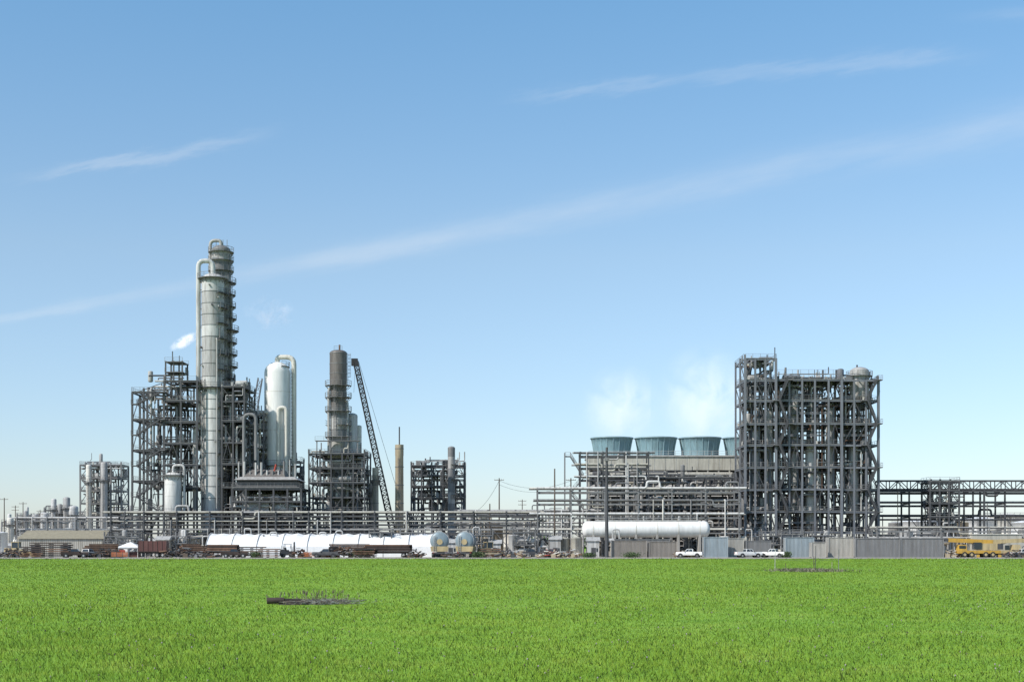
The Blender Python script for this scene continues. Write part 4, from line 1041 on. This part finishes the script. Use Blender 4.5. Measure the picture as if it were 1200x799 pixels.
for i, (u, w, h) in enumerate(((300,2,1.2),(422,2.5,1.5),(560,2,1.2),(690,2,1.0),(740,3,1.1),(922,1.5,1.2),(432,2,1.6))): shrub(u, 299, w, h, i)

# ============================================================ STEAM (volumes)
def steam(x0, x1, y0, y1, z0, z1, dens, nscale, thr, glow=.55, wid=.25):
    m = bpy.data.materials.new("steam"); m.use_nodes = True; nt = m.node_tree; N = nt.nodes; L = nt.links; N.clear()
    out = N.new("ShaderNodeOutputMaterial"); sc = N.new("ShaderNodeVolumePrincipled"); sc.inputs["Color"].default_value = (1,1,1,1); sc.inputs["Anisotropy"].default_value = -.1
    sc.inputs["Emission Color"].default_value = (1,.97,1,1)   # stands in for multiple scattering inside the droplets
    L.new(sc.outputs[0], out.inputs["Volume"])
    tc = N.new("ShaderNodeTexCoord"); n = noise_node(N, L, tc.outputs["Object"], nscale, 5, .6); n.inputs["Distortion"].default_value = .4
    mr = N.new("ShaderNodeMapRange"); mr.inputs[1].default_value = thr; mr.inputs[2].default_value = thr+wid; L.new(n.outputs["Fac"], mr.inputs[0])
    mp = N.new("ShaderNodeVectorMath"); mp.operation = "SUBTRACT"; mp.inputs[1].default_value = (.5,.5,.5); L.new(tc.outputs["Generated"], mp.inputs[0])
    ln = N.new("ShaderNodeVectorMath"); ln.operation = "LENGTH"; L.new(mp.outputs[0], ln.inputs[0])
    fo = N.new("ShaderNodeMapRange"); fo.inputs[1].default_value = .5; fo.inputs[2].default_value = .08; L.new(ln.outputs["Value"], fo.inputs[0]); fo.interpolation_type = "SMOOTHSTEP"
    a = N.new("ShaderNodeMath"); a.operation = "MULTIPLY"; L.new(mr.outputs[0], a.inputs[0]); L.new(fo.outputs[0], a.inputs[1])
    b = N.new("ShaderNodeMath"); b.operation = "MULTIPLY"; b.inputs[1].default_value = dens; L.new(a.outputs[0], b.inputs[0]); L.new(b.outputs[0], sc.inputs["Density"])
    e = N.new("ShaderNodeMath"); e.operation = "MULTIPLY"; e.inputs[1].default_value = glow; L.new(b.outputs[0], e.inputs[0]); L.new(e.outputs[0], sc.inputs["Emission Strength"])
    me = bpy.data.meshes.new("steam_plume"); w, d_, h = (x1-x0)/2, (y1-y0)/2, (z1-z0)/2
    me.from_pydata([(sx*w,sy*d_,sz*h) for sz in (-1,1) for sy in (-1,1) for sx in (-1,1)], [], [(0,2,3,1),(4,5,7,6),(0,1,5,4),(1,3,7,5),(3,2,6,7),(2,0,4,6)])
    me.materials.append(m); o = bpy.data.objects.new("steam_plume", me); o.location = ((x0+x1)/2,(y0+y1)/2,(z0+z1)/2); scene.collection.objects.link(o); return o
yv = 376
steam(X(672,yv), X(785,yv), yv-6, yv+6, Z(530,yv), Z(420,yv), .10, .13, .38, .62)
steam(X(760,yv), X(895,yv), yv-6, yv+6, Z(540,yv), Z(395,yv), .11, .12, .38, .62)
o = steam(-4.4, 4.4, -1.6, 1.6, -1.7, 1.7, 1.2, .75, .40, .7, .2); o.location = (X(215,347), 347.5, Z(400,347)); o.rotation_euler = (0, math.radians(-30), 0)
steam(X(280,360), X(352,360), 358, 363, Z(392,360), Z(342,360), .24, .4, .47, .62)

# ============================================================ WORLD
to_sun = Vector((-.66, -.50, .76)).normalized()
el = math.asin(to_sun.z); azs = math.atan2(to_sun.x, to_sun.y)
w = bpy.data.worlds.new("World"); scene.world = w; w.use_nodes = True
N = w.node_tree.nodes; L = w.node_tree.links; bg = N["Background"]; bg.inputs["Strength"].default_value = .14
sky = N.new("ShaderNodeTexSky"); sky.sky_type = "NISHITA"; sky.sun_disc = False
sky.sun_elevation = el; sky.sun_rotation = azs % (2*math.pi); sky.air_density = 1.0; sky.dust_density = .4; sky.ozone_density = 2.0
tc = N.new("ShaderNodeTexCoord"); sp = N.new("ShaderNodeSeparateXYZ"); L.new(tc.outputs["Generated"], sp.inputs[0])
def mth(op, a, b=None, c=None):
    n = N.new("ShaderNodeMath"); n.operation = op
    for i, s in enumerate((a, b, c)):
        if s is None: continue
        if isinstance(s, (int, float)): n.inputs[i].default_value = s
        else: L.new(s, n.inputs[i])
    return n.outputs[0]
# atmospheric colour correction by elevation (whole dome)
gain = ramp(N, L, sp.outputs[2], [(0.0, (.84, .91, 1.16)), (.06, (.92, .97, 1.10)), (.20, (1.12, 1.14, 1.11)), (.37, (.94, 1.26, 1.30)), (.8, (.75, .95, 1.0))])
skyc = mixc(N, L, 1.0, sky.outputs[0], gain.outputs[0], "MULTIPLY")
ysafe = mth("MAXIMUM", sp.outputs[1], .05)
A_ = mth("DIVIDE", sp.outputs[0], ysafe); E_ = mth("DIVIDE", sp.outputs[2], ysafe)
cmb = N.new("ShaderNodeCombineXYZ"); L.new(A_, cmb.inputs[0]); L.new(mth("MULTIPLY", mth("SUBTRACT", E_, mth("MULTIPLY", A_, .2)), 5.0), cmb.inputs[1])
nz = noise_node(N, L, cmb.outputs[0], 6.0, 6, .6); nz2 = noise_node(N, L, cmb.outputs[0], 22.0, 5, .65)
def streak(a0, e0, slope, curve, w0, wg, amin, amax, op, wob=.012):
    dA = mth("SUBTRACT", A_, a0)
    e = mth("ADD", mth("ADD", mth("MULTIPLY", dA, slope), e0), mth("MULTIPLY", mth("MULTIPLY", dA, dA), curve))
    d_ = mth("ADD", mth("SUBTRACT", E_, e), mth("MULTIPLY", mth("SUBTRACT", nz2.outputs["Fac"], .5), wob))
    wd = mth("MAXIMUM", mth("ADD", mth("MULTIPLY", dA, wg), w0), .002)
    g = mth("DIVIDE", d_, wd); g = mth("EXPONENT", mth("MULTIPLY", mth("MULTIPLY", g, g), -1.0))
    f1 = N.new("ShaderNodeMapRange"); f1.interpolation_type = "SMOOTHSTEP"; L.new(A_, f1.inputs[0]); f1.inputs[1].default_value = amin; f1.inputs[2].default_value = amin+.08
    f2 = N.new("ShaderNodeMapRange"); f2.interpolation_type = "SMOOTHSTEP"; L.new(A_, f2.inputs[0]); f2.inputs[1].default_value = amax; f2.inputs[2].default_value = amax-.08
    tx = N.new("ShaderNodeMapRange"); L.new(nz.outputs["Fac"], tx.inputs[0]); tx.inputs[1].default_value = .25; tx.inputs[2].default_value = .7
    return mth("MULTIPLY", mth("MULTIPLY", mth("MULTIPLY", g, tx.outputs[0]), mth("MULTIPLY", f1.outputs[0], f2.outputs[0])), op)
c_ = streak(0, .228, .194, .02, .009, .016, -.6, .7, .26)
c_ = mth("ADD", c_, streak(-.27, .272, .16, .3, .004, .008, -.37, -.15, .24, .022))
c_ = mth("ADD", c_, streak(.18, .335, .09, -.1, .005, .008, -.02, .35, .18, .022))
c_ = mth("ADD", c_, streak(.345, .375, .05, 0, .004, 0, .29, .6, .18, .01))
c_ = mth("MINIMUM", mth("MULTIPLY", c_, mth("GREATER_THAN", sp.outputs[1], .06)), .8)
col = mixc(N, L, c_, skyc, (6.3, 6.6, 6.9))
L.new(col, bg.inputs["Color"])

sl = bpy.data.lights.new("sun", "SUN"); sl.energy = 4.9; sl.angle = math.radians(.5); sl.color = (1, .955, .89)
so = bpy.data.objects.new("sun", sl); so.rotation_euler = to_sun.to_track_quat('Z', 'Y').to_euler(); so.location = (0,0,200); scene.collection.objects.link(so)

# ============================================================ CAMERA
cam = bpy.data.cameras.new("camera"); cam.sensor_width = 36; cam.lens = 36*K/1200; cam.shift_y = (642-399.5)/1200; cam.clip_end = 20000; cam.clip_start = .5
co = bpy.data.objects.new("camera", cam); co.location = (0,0,CH); co.rotation_euler = (math.pi/2,0,0); scene.collection.objects.link(co); scene.camera = co
scene.view_settings.view_transform = 'Standard'; scene.view_settings.look = 'None'; scene.view_settings.exposure = 0
print("objs", len(bpy.data.objects), "verts", sum(len(m.vertices) for m in bpy.data.meshes))
